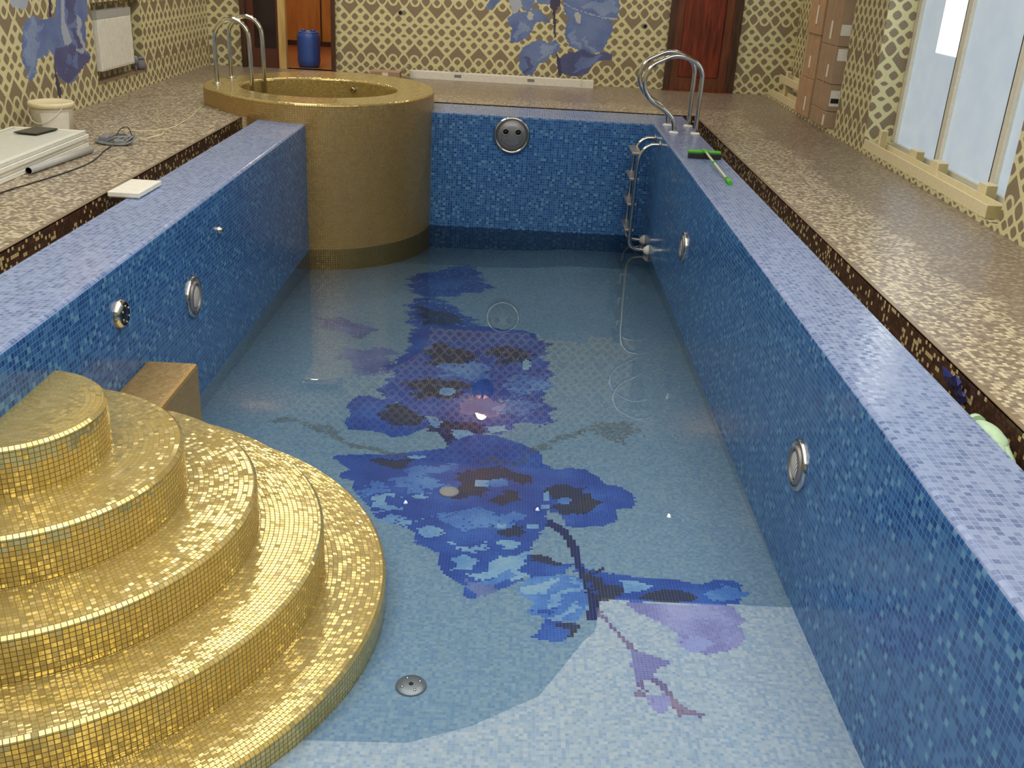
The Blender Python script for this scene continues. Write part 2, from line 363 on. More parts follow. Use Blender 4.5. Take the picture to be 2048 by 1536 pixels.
# ------------------------------------------------------------------ mosaic pictures: outlines in metres on their surface
POOL_ART=[
('B',2,[(0.93,8.83),(1.17,9.02),(1.43,9.33),(1.57,9.1),(1.6,8.79),(1.74,8.5),(1.37,8.2),(1.15,8.09),(0.99,8.31)]),
('B',2,[(1.03,7.95),(1.14,8.15),(1.39,7.96),(1.66,7.43),(1.62,7.28),(1.17,7.19),(1.08,7.43)]),
('D',2,[(1.1,7.85),(1.37,7.73),(1.55,7.46),(1.22,7.36)]),
('P',2,[(0.33,7.44),(0.52,7.44),(0.77,7.34),(0.85,7.12),(0.69,7.0),(0.42,7.28)]),
('P',2,[(0.65,6.62),(0.73,6.75),(0.89,6.8),(1.07,6.8),(1.02,6.48),(0.83,6.45)]),
('P',2,[(0.77,6.41),(0.86,6.51),(1.06,6.48),(1.05,6.29),(0.85,6.25)]),
('B',1,[(1.04,6.05),(1.1,6.27),(1.03,6.44),(1.15,6.82),(1.11,7.16),(1.22,7.31),(1.62,7.42),(2.05,7.31),(2.2,7.03),(2.14,6.75),(2.2,6.43),(2.17,6.14),(2.11,6.01),(2.19,5.85),(2.19,5.63),(2.15,5.55),(2.05,5.61),(1.95,5.52),(1.88,5.44),(1.74,5.39),(1.66,5.5),(1.56,5.5),(1.49,5.54),(1.38,5.64),(1.27,5.78),(1.1,5.83)]),
('D',2,[(1.27,6.83),(1.37,7.02),(1.58,6.88),(1.69,6.57),(1.52,6.47),(1.35,6.53)]),
('D',2,[(1.18,6.17),(1.4,6.31),(1.62,6.19),(1.61,5.99),(1.36,5.89)]),
('D',2,[(1.73,6.89),(1.93,6.99),(2.08,6.75),(1.88,6.58)]),
('M',2,[(1.38,6.53),(1.63,6.64),(1.77,6.5),(1.75,6.28),(1.48,6.32)]),
('M',2,[(1.87,6.36),(2.15,6.4),(2.17,6.18),(2.01,6.01),(1.89,6.14)]),
('M',2,[(1.84,5.91),(2.02,5.98),(2.12,5.85),(1.97,5.67),(1.82,5.72)]),
('L',0,[(1.55,6.07),(1.55,6.04),(1.53,6.01),(1.51,5.99),(1.48,5.99),(1.46,6.0),(1.44,6.02),(1.43,6.05),(1.44,6.08),(1.45,6.11),(1.47,6.12),(1.5,6.12),(1.52,6.12),(1.54,6.09)]),
('L',0,[(2.05,6.59),(2.05,6.54),(2.04,6.51),(2.03,6.49),(2.02,6.49),(2.0,6.5),(2.0,6.54),(1.99,6.59),(2.0,6.64),(2.0,6.67),(2.02,6.7),(2.03,6.7),(2.04,6.68),(2.05,6.64)]),
('B',0,[(0.86,5.73),(0.91,5.9),(0.99,5.92),(1.09,5.86),(1.27,5.78),(1.38,5.67),(1.43,5.5),(1.38,5.44),(1.31,5.35),(1.23,5.3),(1.12,5.38),(1.04,5.38),(0.94,5.39),(0.89,5.5),(0.92,5.62)]),
('D',1,[(1.1,5.76),(1.21,5.81),(1.32,5.7),(1.39,5.56),(1.3,5.46),(1.19,5.47),(1.11,5.61)]),
('S',0,[(1.42,5.42),(1.48,5.41),(1.53,5.3),(1.57,5.18),(1.62,5.26),(1.57,5.39),(1.5,5.55),(1.42,5.58)]),
('S',1,[(1.46,5.57),(1.57,5.61),(1.71,5.56),(1.79,5.39),(1.93,5.29),(1.84,5.18),(1.67,5.15),(1.6,5.25),(1.55,5.4)]),
('L',0,[(1.4,5.59),(1.48,5.57),(1.48,5.47),(1.43,5.51)]),
('L',0,[(1.56,5.46),(1.65,5.46),(1.73,5.39),(1.65,5.3),(1.6,5.31)]),
('L',0,[(1.77,5.52),(1.88,5.54),(1.9,5.47),(1.81,5.42)]),
('B',0,[(0.9,5.03),(1.1,5.07),(1.24,5.08),(1.38,5.14),(1.55,5.2),(1.57,5.3),(1.72,5.41),(1.83,5.4),(1.95,5.32),(2.1,5.19),(2.12,5.03),(2.18,4.95),(2.27,4.97),(2.36,4.92),(2.42,4.84),(2.45,4.77),(2.52,4.75),(2.59,4.68),(2.61,4.59),(2.58,4.51),(2.5,4.48),(2.48,4.35),(2.4,4.29),(2.28,4.29),(2.23,4.31),(2.14,4.49),(2.12,4.4),(2.14,4.34),(2.13,4.31),(2.09,4.26),(2.09,4.21),(2.05,4.14),(2.04,4.04),(2.03,3.95),(2.01,3.81),(1.96,3.76),(1.89,3.72),(1.82,3.68),(1.77,3.63),(1.74,3.67),(1.74,3.74),(1.7,3.78),(1.64,3.84),(1.61,3.91),(1.61,4.02),(1.48,4.11),(1.47,4.2),(1.4,4.27),(1.26,4.34),(1.19,4.48),(1.14,4.55),(1.08,4.67),(1.08,4.74),(0.98,4.77),(1.0,4.84),(1.04,4.87),(0.93,4.98)]),
('D',1,[(1.15,4.97),(1.21,5.03),(1.33,5.03),(1.38,4.98),(1.3,4.92),(1.21,4.92)]),
('D',1,[(1.65,4.88),(1.76,4.98),(1.91,4.97),(2.06,4.87),(2.0,4.78),(1.91,4.82),(1.77,4.82),(1.8,4.71),(1.79,4.63),(1.71,4.59),(1.62,4.62),(1.64,4.71)]),
('D',1,[(1.98,4.63),(1.97,4.59),(1.96,4.56),(1.93,4.55),(1.91,4.54),(1.88,4.56),(1.86,4.59),(1.86,4.62),(1.86,4.66),(1.88,4.68),(1.9,4.7),(1.93,4.7),(1.95,4.69),(1.97,4.66)]),
('D',1,[(2.14,4.72),(2.19,4.78),(2.26,4.77),(2.37,4.66),(2.41,4.55),(2.34,4.43),(2.23,4.4),(2.19,4.47),(2.16,4.61)]),
('D',1,[(1.83,4.3),(1.92,4.35),(2.02,4.3),(2.0,4.23),(1.88,4.22)]),
('M',2,[(1.3,4.81),(1.38,4.92),(1.55,5.0),(1.63,4.97),(1.5,4.87),(1.42,4.77),(1.33,4.7)]),
('M',2,[(1.36,4.75),(1.49,4.83),(1.55,4.74),(1.5,4.61),(1.39,4.64)]),
('M',2,[(1.52,4.35),(1.7,4.48),(1.96,4.45),(2.01,4.36),(1.81,4.27),(1.62,4.3)]),
('L',0,[(1.45,5.07),(1.44,5.06),(1.43,5.05),(1.41,5.04),(1.38,5.04),(1.36,5.04),(1.35,5.05),(1.34,5.05),(1.34,5.07),(1.36,5.07),(1.38,5.08),(1.4,5.08),(1.43,5.08),(1.44,5.08)]),
('L',0,[(1.83,4.79),(1.82,4.77),(1.81,4.75),(1.79,4.74),(1.77,4.74),(1.75,4.75),(1.74,4.76),(1.74,4.78),(1.74,4.8),(1.75,4.81),(1.77,4.82),(1.79,4.82),(1.81,4.82),(1.82,4.8)]),
('M',0,[(1.92,4.79),(1.92,4.77),(1.9,4.75),(1.88,4.74),(1.85,4.74),(1.83,4.75),(1.82,4.76),(1.81,4.78),(1.81,4.81),(1.83,4.82),(1.85,4.83),(1.88,4.84),(1.9,4.83),(1.92,4.81)]),
('L',0,[(1.49,4.6),(1.49,4.59),(1.48,4.58),(1.46,4.57),(1.45,4.57),(1.43,4.58),(1.42,4.58),(1.41,4.59),(1.42,4.61),(1.43,4.62),(1.44,4.62),(1.46,4.63),(1.47,4.62),(1.48,4.61)]),
('M',0,[(2.27,4.58),(2.26,4.57),(2.25,4.55),(2.23,4.55),(2.22,4.55),(2.2,4.56),(2.19,4.57),(2.19,4.59),(2.19,4.6),(2.2,4.61),(2.22,4.62),(2.24,4.62),(2.25,4.61),(2.26,4.6)]),
('M',2,[(1.12,4.73),(1.23,4.74),(1.26,4.63),(1.18,4.58)]),
('L',1,[(1.2,4.48),(1.25,4.61),(1.34,4.6),(1.28,4.52),(1.32,4.46),(1.4,4.45),(1.29,4.41),(1.25,4.41)]),
('L',2,[(1.27,4.34),(1.37,4.37),(1.46,4.34),(1.45,4.26),(1.38,4.26)]),
('L',1,[(1.48,4.28),(1.55,4.29),(1.64,4.21),(1.58,4.17),(1.5,4.18)]),
('K',0,[(2.15,4.43),(2.18,4.46),(2.23,4.34),(2.19,4.33)]),
('L',0,[(2.09,4.31),(2.08,4.3),(2.08,4.29),(2.06,4.29),(2.04,4.29),(2.03,4.29),(2.02,4.3),(2.02,4.31),(2.02,4.32),(2.03,4.33),(2.04,4.34),(2.06,4.34),(2.08,4.33),(2.08,4.32)]),
('L',0,[(1.92,4.31),(1.92,4.3),(1.91,4.29),(1.9,4.29),(1.89,4.29),(1.88,4.29),(1.87,4.3),(1.87,4.31),(1.87,4.32),(1.88,4.33),(1.89,4.33),(1.9,4.33),(1.91,4.33),(1.92,4.32)]),
('L',0,[(2.15,4.64),(2.15,4.62),(2.15,4.6),(2.14,4.59),(2.13,4.59),(2.12,4.6),(2.12,4.62),(2.12,4.65),(2.12,4.67),(2.13,4.69),(2.13,4.7),(2.14,4.7),(2.15,4.69),(2.15,4.67)]),
('L',0,[(2.15,4.52),(2.15,4.51),(2.14,4.5),(2.13,4.5),(2.12,4.5),(2.11,4.5),(2.1,4.51),(2.1,4.52),(2.1,4.54),(2.11,4.54),(2.12,4.55),(2.13,4.55),(2.14,4.54),(2.15,4.53)]),
('L',1,[(1.89,4.12),(1.96,4.2),(2.01,4.18),(1.97,4.1),(1.91,4.08)]),
('L',2,[(1.6,4.1),(1.72,4.13),(1.84,4.12),(1.83,4.08),(1.69,4.07)]),
('L',1,[(1.66,3.93),(1.75,4.04),(1.8,4.0),(1.75,3.9),(1.68,3.86)]),
('L',1,[(1.72,3.83),(1.85,3.93),(1.96,4.06),(2.02,4.09),(2.01,3.89),(1.96,3.77),(1.89,3.84),(1.8,3.82)]),
('M',1,[(1.81,3.79),(1.91,3.85),(1.96,3.88),(1.93,3.78),(1.86,3.72)]),
('P',1,[(1.74,3.73),(1.78,3.79),(1.86,3.79),(1.92,3.77),(1.82,3.69),(1.77,3.64)]),
('B',0,[(2.03,4.04),(2.05,4.04),(2.19,3.94),(2.29,3.94),(2.3,3.88),(2.21,3.87),(2.14,3.83),(2.05,3.8),(2.02,3.87)]),
('D',0,[(2.04,4.04),(2.1,4.03),(2.2,3.94),(2.16,3.93),(2.05,3.98)]),
('M',0,[(1.98,3.73),(2.04,3.83),(2.21,3.85),(2.28,3.81),(2.29,3.69),(2.29,3.6),(2.24,3.48),(2.12,3.49),(2.02,3.55),(2.06,3.62),(2.0,3.67)]),
('L',1,[(2.0,3.73),(2.06,3.8),(2.16,3.8),(2.11,3.71),(2.03,3.69)]),
('L',1,[(2.08,3.62),(2.19,3.71),(2.26,3.76),(2.27,3.72),(2.18,3.63),(2.11,3.56)]),
('L',1,[(2.11,3.52),(2.2,3.57),(2.27,3.62),(2.25,3.56),(2.16,3.5)]),
('L',1,[(2.21,3.82),(2.25,3.83),(2.27,3.78),(2.22,3.77)]),
('B',1,[(2.03,3.55),(2.12,3.6),(2.16,3.6),(2.11,3.55)]),
('K',0,[(2.2,3.88),(2.25,3.94),(2.26,3.9),(2.22,3.87)]),
('B',0,[(2.04,3.36),(2.08,3.42),(2.1,3.5),(2.15,3.48),(2.24,3.46),(2.24,3.41),(2.21,3.36),(2.15,3.33)]),
('D',0,[(2.15,3.47),(2.26,3.45),(2.23,3.39),(2.19,3.35),(2.21,3.42),(2.15,3.43)]),
('S',0,[(2.12,4.32),(2.19,4.24),(2.23,4.1),(2.25,3.95),(2.27,3.84),(2.3,3.86),(2.28,3.96),(2.27,4.13),(2.22,4.29),(2.14,4.39)]),
('S',0,[(2.26,3.9),(2.31,3.88),(2.31,3.75),(2.34,3.63),(2.32,3.48),(2.28,3.48),(2.3,3.62),(2.28,3.76)]),
('B',0,[(2.29,3.9),(2.39,3.85),(2.53,3.83),(2.71,3.82),(2.82,3.79),(2.89,3.83),(2.97,3.84),(3.01,3.8),(3.0,3.73),(2.97,3.65),(2.86,3.63),(2.72,3.63),(2.51,3.62),(2.34,3.64),(2.3,3.74)]),
('D',1,[(2.29,3.89),(2.38,3.85),(2.36,3.75),(2.44,3.73),(2.45,3.63),(2.34,3.64),(2.31,3.74)]),
('L',0,[(2.45,3.8),(2.52,3.8),(2.6,3.75),(2.52,3.71),(2.46,3.68)]),
('D',0,[(2.51,3.65),(2.56,3.7),(2.63,3.73),(2.73,3.73),(2.79,3.69),(2.76,3.64),(2.62,3.63)]),
('M',1,[(3.0,3.73),(2.98,3.7),(2.96,3.67),(2.93,3.65),(2.9,3.65),(2.87,3.66),(2.85,3.69),(2.85,3.72),(2.87,3.75),(2.89,3.79),(2.92,3.8),(2.96,3.81),(2.98,3.79),(3.0,3.77)]),
('P',0,[(2.46,3.61),(2.72,3.62),(2.94,3.63),(2.94,3.58),(2.97,3.53),(2.93,3.48),(2.94,3.42),(2.92,3.34),(2.86,3.3),(2.76,3.26),(2.71,3.28),(2.66,3.34),(2.65,3.41),(2.58,3.48),(2.5,3.54)]),
('Q',1,[(2.65,3.4),(2.74,3.35),(2.84,3.32),(2.76,3.27),(2.71,3.28),(2.67,3.34)]),
('S2',0,[(2.32,3.56),(2.33,3.51),(2.4,3.36),(2.44,3.27),(2.45,3.24),(2.47,3.26),(2.46,3.3),(2.41,3.38),(2.35,3.52),(2.34,3.57)]),
('P',0,[(2.44,3.27),(2.51,3.24),(2.59,3.21),(2.59,3.18),(2.54,3.15),(2.51,3.09),(2.46,3.06),(2.44,3.07),(2.44,3.16)]),
('S2',0,[(2.45,3.06),(2.46,3.02),(2.42,2.97),(2.48,2.98),(2.48,3.01),(2.44,2.99),(2.47,3.01),(2.47,3.07)]),
('P',0,[(2.47,2.99),(2.52,2.99),(2.58,3.0),(2.58,2.94),(2.55,2.92),(2.54,2.88),(2.51,2.87),(2.49,2.91)]),
('S2',0,[(2.5,3.07),(2.53,3.04),(2.56,2.98),(2.57,2.93),(2.6,2.89),(2.64,2.88),(2.67,2.86),(2.68,2.89),(2.65,2.91),(2.62,2.92),(2.59,2.96),(2.58,3.0),(2.55,3.07),(2.52,3.1)]),
('S2',0,[(2.57,2.94),(2.58,2.86),(2.6,2.87),(2.59,2.95)]),
('T',1,[(0.45,5.45),(0.58,5.44),(0.75,5.37),(0.94,5.19),(1.16,5.07),(1.34,5.06),(1.34,5.12),(1.16,5.13),(0.95,5.25),(0.75,5.44),(0.57,5.5),(0.44,5.52)]),
('T',1,[(1.76,5.06),(1.89,4.98),(2.0,5.04),(2.08,5.2),(2.23,5.31),(2.38,5.42),(2.38,5.48),(2.22,5.38),(2.06,5.26),(1.98,5.09),(1.89,5.04),(1.77,5.12)]),
('T',3,[(2.37,5.48),(2.54,5.6),(2.69,5.6),(2.73,5.49),(2.56,5.29),(2.49,5.35)]),
]
BACK_ART=[
('B',0,[(1.39,0.85),(1.44,0.94),(1.49,1.02),(1.64,1.02),(1.57,0.94),(1.51,0.88),(1.43,0.81)]),
('L',0,[(1.67,0.95),(1.65,1.05),(1.8,1.06),(1.83,0.87),(1.78,0.82),(1.72,0.8),(1.69,0.88)]),
('B',0,[(1.83,0.96),(1.8,1.09),(1.99,1.1),(1.98,0.9),(1.9,0.82),(1.83,0.87)]),
('B',0,[(2.0,0.97),(1.99,1.07),(2.17,1.08),(2.19,0.92),(2.12,0.92),(2.02,0.93)]),
('B',0,[(1.66,0.74),(1.73,0.8),(1.84,0.82),(1.9,0.83),(2.03,0.88),(2.1,0.81),(2.19,0.73),(2.18,0.71),(2.09,0.73),(2.01,0.7),(1.97,0.6),(1.91,0.52),(1.82,0.47),(1.72,0.45),(1.71,0.56),(1.73,0.62),(1.68,0.67)]),
('M',1,[(1.79,0.67),(1.92,0.7),(1.94,0.63),(1.83,0.54),(1.76,0.5)]),
('W',0,[(1.98,0.78),(1.98,0.76),(1.97,0.74),(1.95,0.73),(1.94,0.73),(1.92,0.74),(1.91,0.76),(1.9,0.78),(1.91,0.8),(1.91,0.82),(1.93,0.83),(1.95,0.83),(1.96,0.82),(1.98,0.8)]),
('B',0,[(2.33,0.98),(2.31,1.15),(2.99,1.19),(3.01,1.02),(3.03,0.95),(3.01,0.8),(2.94,0.79),(2.97,0.67),(2.91,0.52),(2.86,0.41),(2.69,0.37),(2.57,0.41),(2.45,0.45),(2.38,0.57),(2.38,0.7),(2.41,0.78),(2.35,0.85)]),
('M',1,[(2.57,0.94),(2.73,0.99),(2.97,1.0),(3.0,0.86),(2.84,0.84),(2.67,0.89)]),
('L',0,[(2.33,0.95),(2.46,0.89),(2.65,0.84),(2.84,0.8),(3.01,0.79),(3.01,0.81),(2.84,0.81),(2.65,0.85),(2.46,0.9),(2.33,0.96)]),
('W',0,[(2.48,0.84),(2.51,0.86),(2.56,0.83),(2.56,0.73),(2.53,0.72),(2.5,0.77)]),
('M',1,[(2.43,0.62),(2.47,0.64),(2.53,0.54),(2.61,0.44),(2.58,0.41),(2.48,0.5)]),
('M',1,[(2.6,0.62),(2.72,0.48),(2.82,0.4),(2.75,0.39),(2.63,0.51)]),
('B',0,[(1.83,0.29),(1.86,0.4),(1.95,0.46),(2.08,0.52),(2.17,0.48),(2.27,0.52),(2.33,0.47),(2.33,0.41),(2.28,0.35),(2.22,0.34),(2.17,0.27),(2.15,0.24),(2.08,0.24),(2.04,0.13),(2.01,0.09),(1.9,0.08),(1.84,0.16)]),
('M',1,[(2.08,0.41),(2.18,0.45),(2.27,0.48),(2.31,0.44),(2.22,0.37),(2.13,0.28),(2.09,0.27)]),
('DB',1,[(1.92,0.29),(1.98,0.29),(1.99,0.11),(1.93,0.1)]),
('DB',0,[(2.36,0.33),(2.44,0.38),(2.53,0.39),(2.61,0.43),(2.75,0.37),(2.92,0.41),(2.99,0.37),(2.99,0.32),(2.83,0.3),(2.74,0.23),(2.71,0.15),(2.64,0.11),(2.5,0.1),(2.39,0.12),(2.33,0.2)]),
('B',1,[(2.51,0.26),(2.69,0.35),(2.88,0.36),(2.76,0.27),(2.66,0.18),(2.55,0.16)]),
('S',0,[(2.18,0.97),(2.17,1.15),(2.25,1.15),(2.3,0.98),(2.3,0.93),(2.25,0.86),(2.27,0.54),(2.25,0.54),(2.21,0.85),(2.17,0.91)]),
('S',0,[(2.29,0.37),(2.34,0.31),(2.38,0.1),(2.34,0.09),(2.31,0.23)]),
]
LEFT_ART=[
('B',0,[(8.18,0.77),(8.23,0.8),(8.33,0.81),(8.45,0.78),(8.53,0.77),(8.61,0.78),(8.71,0.78),(8.79,0.91),(8.81,0.97),(9.48,0.95),(9.46,0.89),(9.41,0.82),(9.39,0.76),(9.3,0.7),(9.3,0.61),(9.24,0.48),(9.33,0.44),(9.35,0.4),(9.2,0.37),(9.06,0.3),(8.95,0.24),(8.82,0.23),(8.73,0.26),(8.64,0.32),(8.6,0.38),(8.6,0.49),(8.52,0.55),(8.4,0.48),(8.32,0.49),(8.27,0.42),(8.22,0.35),(8.12,0.33),(8.1,0.41),(8.05,0.49),(8.09,0.64),(8.13,0.72)]),
('M',2,[(8.16,0.72),(8.32,0.78),(8.46,0.75),(8.39,0.62),(8.19,0.37),(8.13,0.35),(8.1,0.48)]),
('B',2,[(8.38,0.67),(8.64,0.69),(8.6,0.57),(8.42,0.49),(8.33,0.5)]),
('DB',0,[(8.64,0.53),(8.84,0.54),(8.98,0.56),(9.08,0.51),(9.23,0.45),(9.35,0.4),(9.06,0.3),(8.82,0.23),(8.64,0.32),(8.6,0.44)]),
('B',2,[(8.85,0.44),(9.03,0.47),(9.13,0.43),(9.0,0.37),(8.79,0.36)]),
('DB',1,[(8.98,0.96),(9.17,0.95),(9.15,0.87),(9.04,0.69),(8.95,0.71)]),
('L',0,[(8.89,0.96),(8.95,0.96),(8.9,0.74),(8.99,0.57),(8.91,0.54),(8.84,0.55),(8.81,0.69)]),
('L',1,[(9.13,0.8),(9.21,0.74),(9.23,0.47),(9.16,0.44),(9.07,0.47),(9.14,0.59)]),
('DB',1,[(9.02,0.67),(9.1,0.65),(9.18,0.53),(9.1,0.48),(9.03,0.57)]),
('S',0,[(8.65,0.97),(8.7,0.97),(8.66,0.78),(8.61,0.79)]),
('S',0,[(8.61,0.44),(8.62,0.33),(8.67,0.18),(8.64,0.13),(8.59,0.16),(8.58,0.33)]),
('L',0,[(8.01,0.97),(8.3,0.96),(8.26,0.88),(8.17,0.86),(8.03,0.89),(7.98,0.91)]),
]

# ================================================================== THE SETTING
ZW = -1.1405          # water level
ROOM = (-2.04, 4.93, -3.0, 12.92, 3.2)
XR2 = 5.23            # back of the window recesses

def inside(px, py, poly):
    r = np.zeros(px.shape, bool); n = len(poly); j = n-1
    for i in range(n):
        xi, yi = poly[i]; xj, yj = poly[j]
        if yi != yj:
            c = ((yi > py) != (yj > py)) & (px < (xj-xi)*(py-yi)/(yj-yi)+xi); r ^= c
        j = i
    return r

PAL = {'B': [(48,80,164),(54,88,172),(66,104,184),(44,72,154)], 'M': [(80,122,194),(94,136,200),(108,148,206),(74,112,186)],
       'L': [(128,164,204),(148,180,208),(110,150,200),(160,186,204)], 'D': [(50,50,76),(58,56,78),(66,62,76),(46,52,92)],
       'P': [(104,110,164),(116,124,176),(94,100,154),(130,138,184)], 'Q': [(130,142,190),(118,130,184)], 'S': [(40,44,84),(52,54,90),(36,44,100)],
       'S2': [(96,90,128),(120,110,136),(84,82,130)], 'K': [(138,158,176),(131,153,174),(147,164,178),(122,147,173)],
       'T': [(92,84,76)], 'DB': [(44,48,92),(54,60,110),(40,52,104)], 'W': [(176,182,184),(190,192,188)]}
PAL = {k: np.array([lin(c) for c in v]) for k, v in PAL.items()}
def pick(key, n, pal=None):
    p = (pal or PAL)[key]; return p[rng.integers(0, len(p), n)]*rng.uniform(.93, 1.07, (n, 1))
def wash(px, py, key, pal=None):
    """slowly varying tones of one paint, as in a watercolour laid in mosaic"""
    p = (pal or PAL)[key]
    if key == 'K': return pick(key, px.size, pal)
    f = sum(np.sin(px*a+py*b+c)*g for a, b, c, g in ((9,4,0,.5),(-5,11,1.3,.5),(17,-13,2.1,.35),(31,9,.4,.25),(12,38,3,.25)))
    t = np.clip((f+1.2)/2.4+rng.normal(0, .10, px.size), 0, .999)*(len(p)-1)
    order = p[np.argsort(p.sum(1))]; i = t.astype(int); r = (t-i)[:, None]
    return (order[i]*(1-r)+order[np.minimum(i+1, len(p)-1)]*r)*rng.uniform(.95, 1.05, (px.size, 1))

WALLPAL = {'B': [(98,118,170),(106,128,178),(90,110,166),(112,132,180)], 'M': [(128,148,188),(138,158,194),(120,142,184)], 'L': [(160,172,192),(168,178,196)],
           'DB': [(82,88,134),(90,98,144),(76,82,128)], 'W': [(176,182,184),(186,190,190)], 'S': [(62,60,86),(70,66,92)]}
WALLPAL = {k: np.array([lin(c) for c in v]) for k, v in WALLPAL.items()}
def paint(px, py, art, base=None, pal=None):
    """colour (and cover) of every tile centre of a mosaic picture"""
    n = px.size; col = np.zeros((n, 4), np.float32)
    if base is not None: col[:, :3] = base; col[:, 3] = 1
    for key, soft, poly in art:
        s = 0.002 if soft == 0 else 0.006*soft
        wa = (.0, .022, .03, .02)[soft]              # brushy edges of the inner strokes
        jx = px+rng.normal(0, s, n)+wa*np.sin(py*31+px*9)+wa*.6*np.sin(py*67-px*23); jy = py+rng.normal(0, s, n)+wa*np.sin(px*27+py*7+1)
        k = inside(jx, jy, poly)
        if key == 'T':
            k &= rng.random(n) < .85; col[k, :3] = col[k, :3]*.45+pick('T', k.sum())*.55
        else:
            if soft == 2: k &= rng.random(n) < .95
            col[k, :3] = wash(px[k], py[k], key, pal)
        col[k, 3] = 1
    return col

def grid_mesh(name, us, vs, to3, col, mat, uvf):
    """mesh of us x vs cells with one colour per cell"""
    nu, nv = len(us), len(vs)
    V = [to3(u, v) for v in vs for u in us]
    F = [(j*nu+i, j*nu+i+1, (j+1)*nu+i+1, (j+1)*nu+i) for j in range(nv-1) for i in range(nu-1)]
    me = bpy.data.meshes.new(name); me.from_pydata(V, [], F)
    uvl = me.uv_layers.new(name='UVMap')
    UV = np.array([uvf(u, v) for v in vs for u in us], np.float32)
    uvl.data.foreach_set('uv', UV[np.array(F).ravel()].ravel())
    a = me.attributes.new('art', 'FLOAT_COLOR', 'FACE'); a.data.foreach_set('color', col.astype(np.float32).ravel())
    me.materials.append(mat)
    o = bpy.data.objects.new(name, me); COL.objects.link(o); return o

# ---- pool floor: sloping, slightly dished, with the flower picture
BY = ([-1,1.6,2.6,3.64,4.6,5.6,7.7,10.0,11], [-1.02,-1.05,-1.088,-1.1405,-1.185,-1.203,-1.24,-1.325,-1.35])
DX = ([0,1.6,1.82,2.07,2.26,2.31,2.35,3.2], [-.05,-.047,-.042,-.033,-.0155,-.012,0,0])
def floor_z(x, y): return float(np.interp(y, *BY)+np.interp(x, *DX))
def build_pool_floor():
    us = np.append(np.arange(0, 3.1999, .015), 3.2); vs = np.arange(0.555, 10.0, .015)
    cx, cy = np.meshgrid((us[:-1]+us[1:])/2, (vs[:-1]+vs[1:])/2); px, py = cx.ravel(), cy.ravel()
    col = paint(px, py, POOL_ART, pick('K', px.size))
    return struct(grid_mesh('pool_floor', us, vs, lambda u, v: (u, v, floor_z(u, v)), col, M_PFLOOR, lambda u, v: (u, v)))
build_pool_floor()

# ---- water lying in the deep end
mb = MB(); xs = list(np.linspace(.002, 3.198, 41)); ys = list(np.linspace(2.4, 9.98, 81)); zb = lambda x, y: min(floor_z(x, y), ZW)-.004
mb.face([(xs[0],ys[0],ZW),(xs[-1],ys[0],ZW),(xs[-1],ys[-1],ZW),(xs[0],ys[-1],ZW)])
for i in range(40):
    for j in range(80):
        mb.face([(xs[i],ys[j],zb(xs[i],ys[j])),(xs[i],ys[j+1],zb(xs[i],ys[j+1])),(xs[i+1],ys[j+1],zb(xs[i+1],ys[j+1])),(xs[i+1],ys[j],zb(xs[i+1],ys[j]))])
for i in range(40):
    for y in (ys[0], ys[-1]): mb.face([(xs[i],y,ZW),(xs[i],y,zb(xs[i],y)),(xs[i+1],y,zb(xs[i+1],y)),(xs[i+1],y,ZW)])
for j in range(80):
    for x in (xs[0], xs[-1]): mb.face([(x,ys[j],ZW),(x,ys[j+1],ZW),(x,ys[j+1],zb(x,ys[j+1])),(x,ys[j],zb(x,ys[j]))])
tag(mb.build('water', M_WATER, weld='n'), 'shallow clear water lying over the flower mosaic at the deep end of the pool', 'water', kind='stuff')

# ---- pool walls with their ledges
def pool_wall(name, org, inw, along, length, ledge, z0=-1.42, cut=None):
    """org: a corner on the inner top edge line; inw: unit vector from the ledge towards the pool; along: unit vector along the wall"""
    o, i, a = Vector(org), Vector(inw), Vector(along); R = 0.022
    prof = [(-ledge, -.16), (-ledge, 0), (-R, 0)]
    prof += [(-R+R*math.sin(t), -R+R*math.cos(t)) for t in (PI/8, PI/4, 3*PI/8, PI/2)]
    prof.append((0, z0))
    arc = [0]
    for p, q in zip(prof, prof[1:]): arc.append(arc[-1]+math.hypot(q[0]-p[0], q[1]-p[1]))
    lo, hi = MB(), MB()
    for k in range(len(prof)-1):
        m = hi if k < 5 else lo
        P = [o+i*prof[j][0]+Vector((0, 0, prof[j][1]))+a*l for j, l in ((k, 0), (k, length), (k+1, length), (k+1, 0))]
        m.face(P, [(0, arc[k]), (length, arc[k]), (length, arc[k+1]), (0, arc[k+1])], False)
    w_ = lo.build(name, M_BLUE); struct(w_)
    l_ = hi.build('ledge', M_LEDGE, w_)
pool_wall('wall_pool_left', (0,-.1,0), (1,0,0), (0,1,0), 9.05, .437)
pool_wall('wall_pool_right', (3.2,10.58,0), (-1,0,0), (0,-1,0), 10.68, .368)
pool_wall('wall_pool_far', (.965,9.982,0), (0,-1,0), (1,0,0), 2.235, .598)
pool_wall('wall_pool_near', (3.2,.56,0), (0,1,0), (-1,0,0), 3.2, .66)

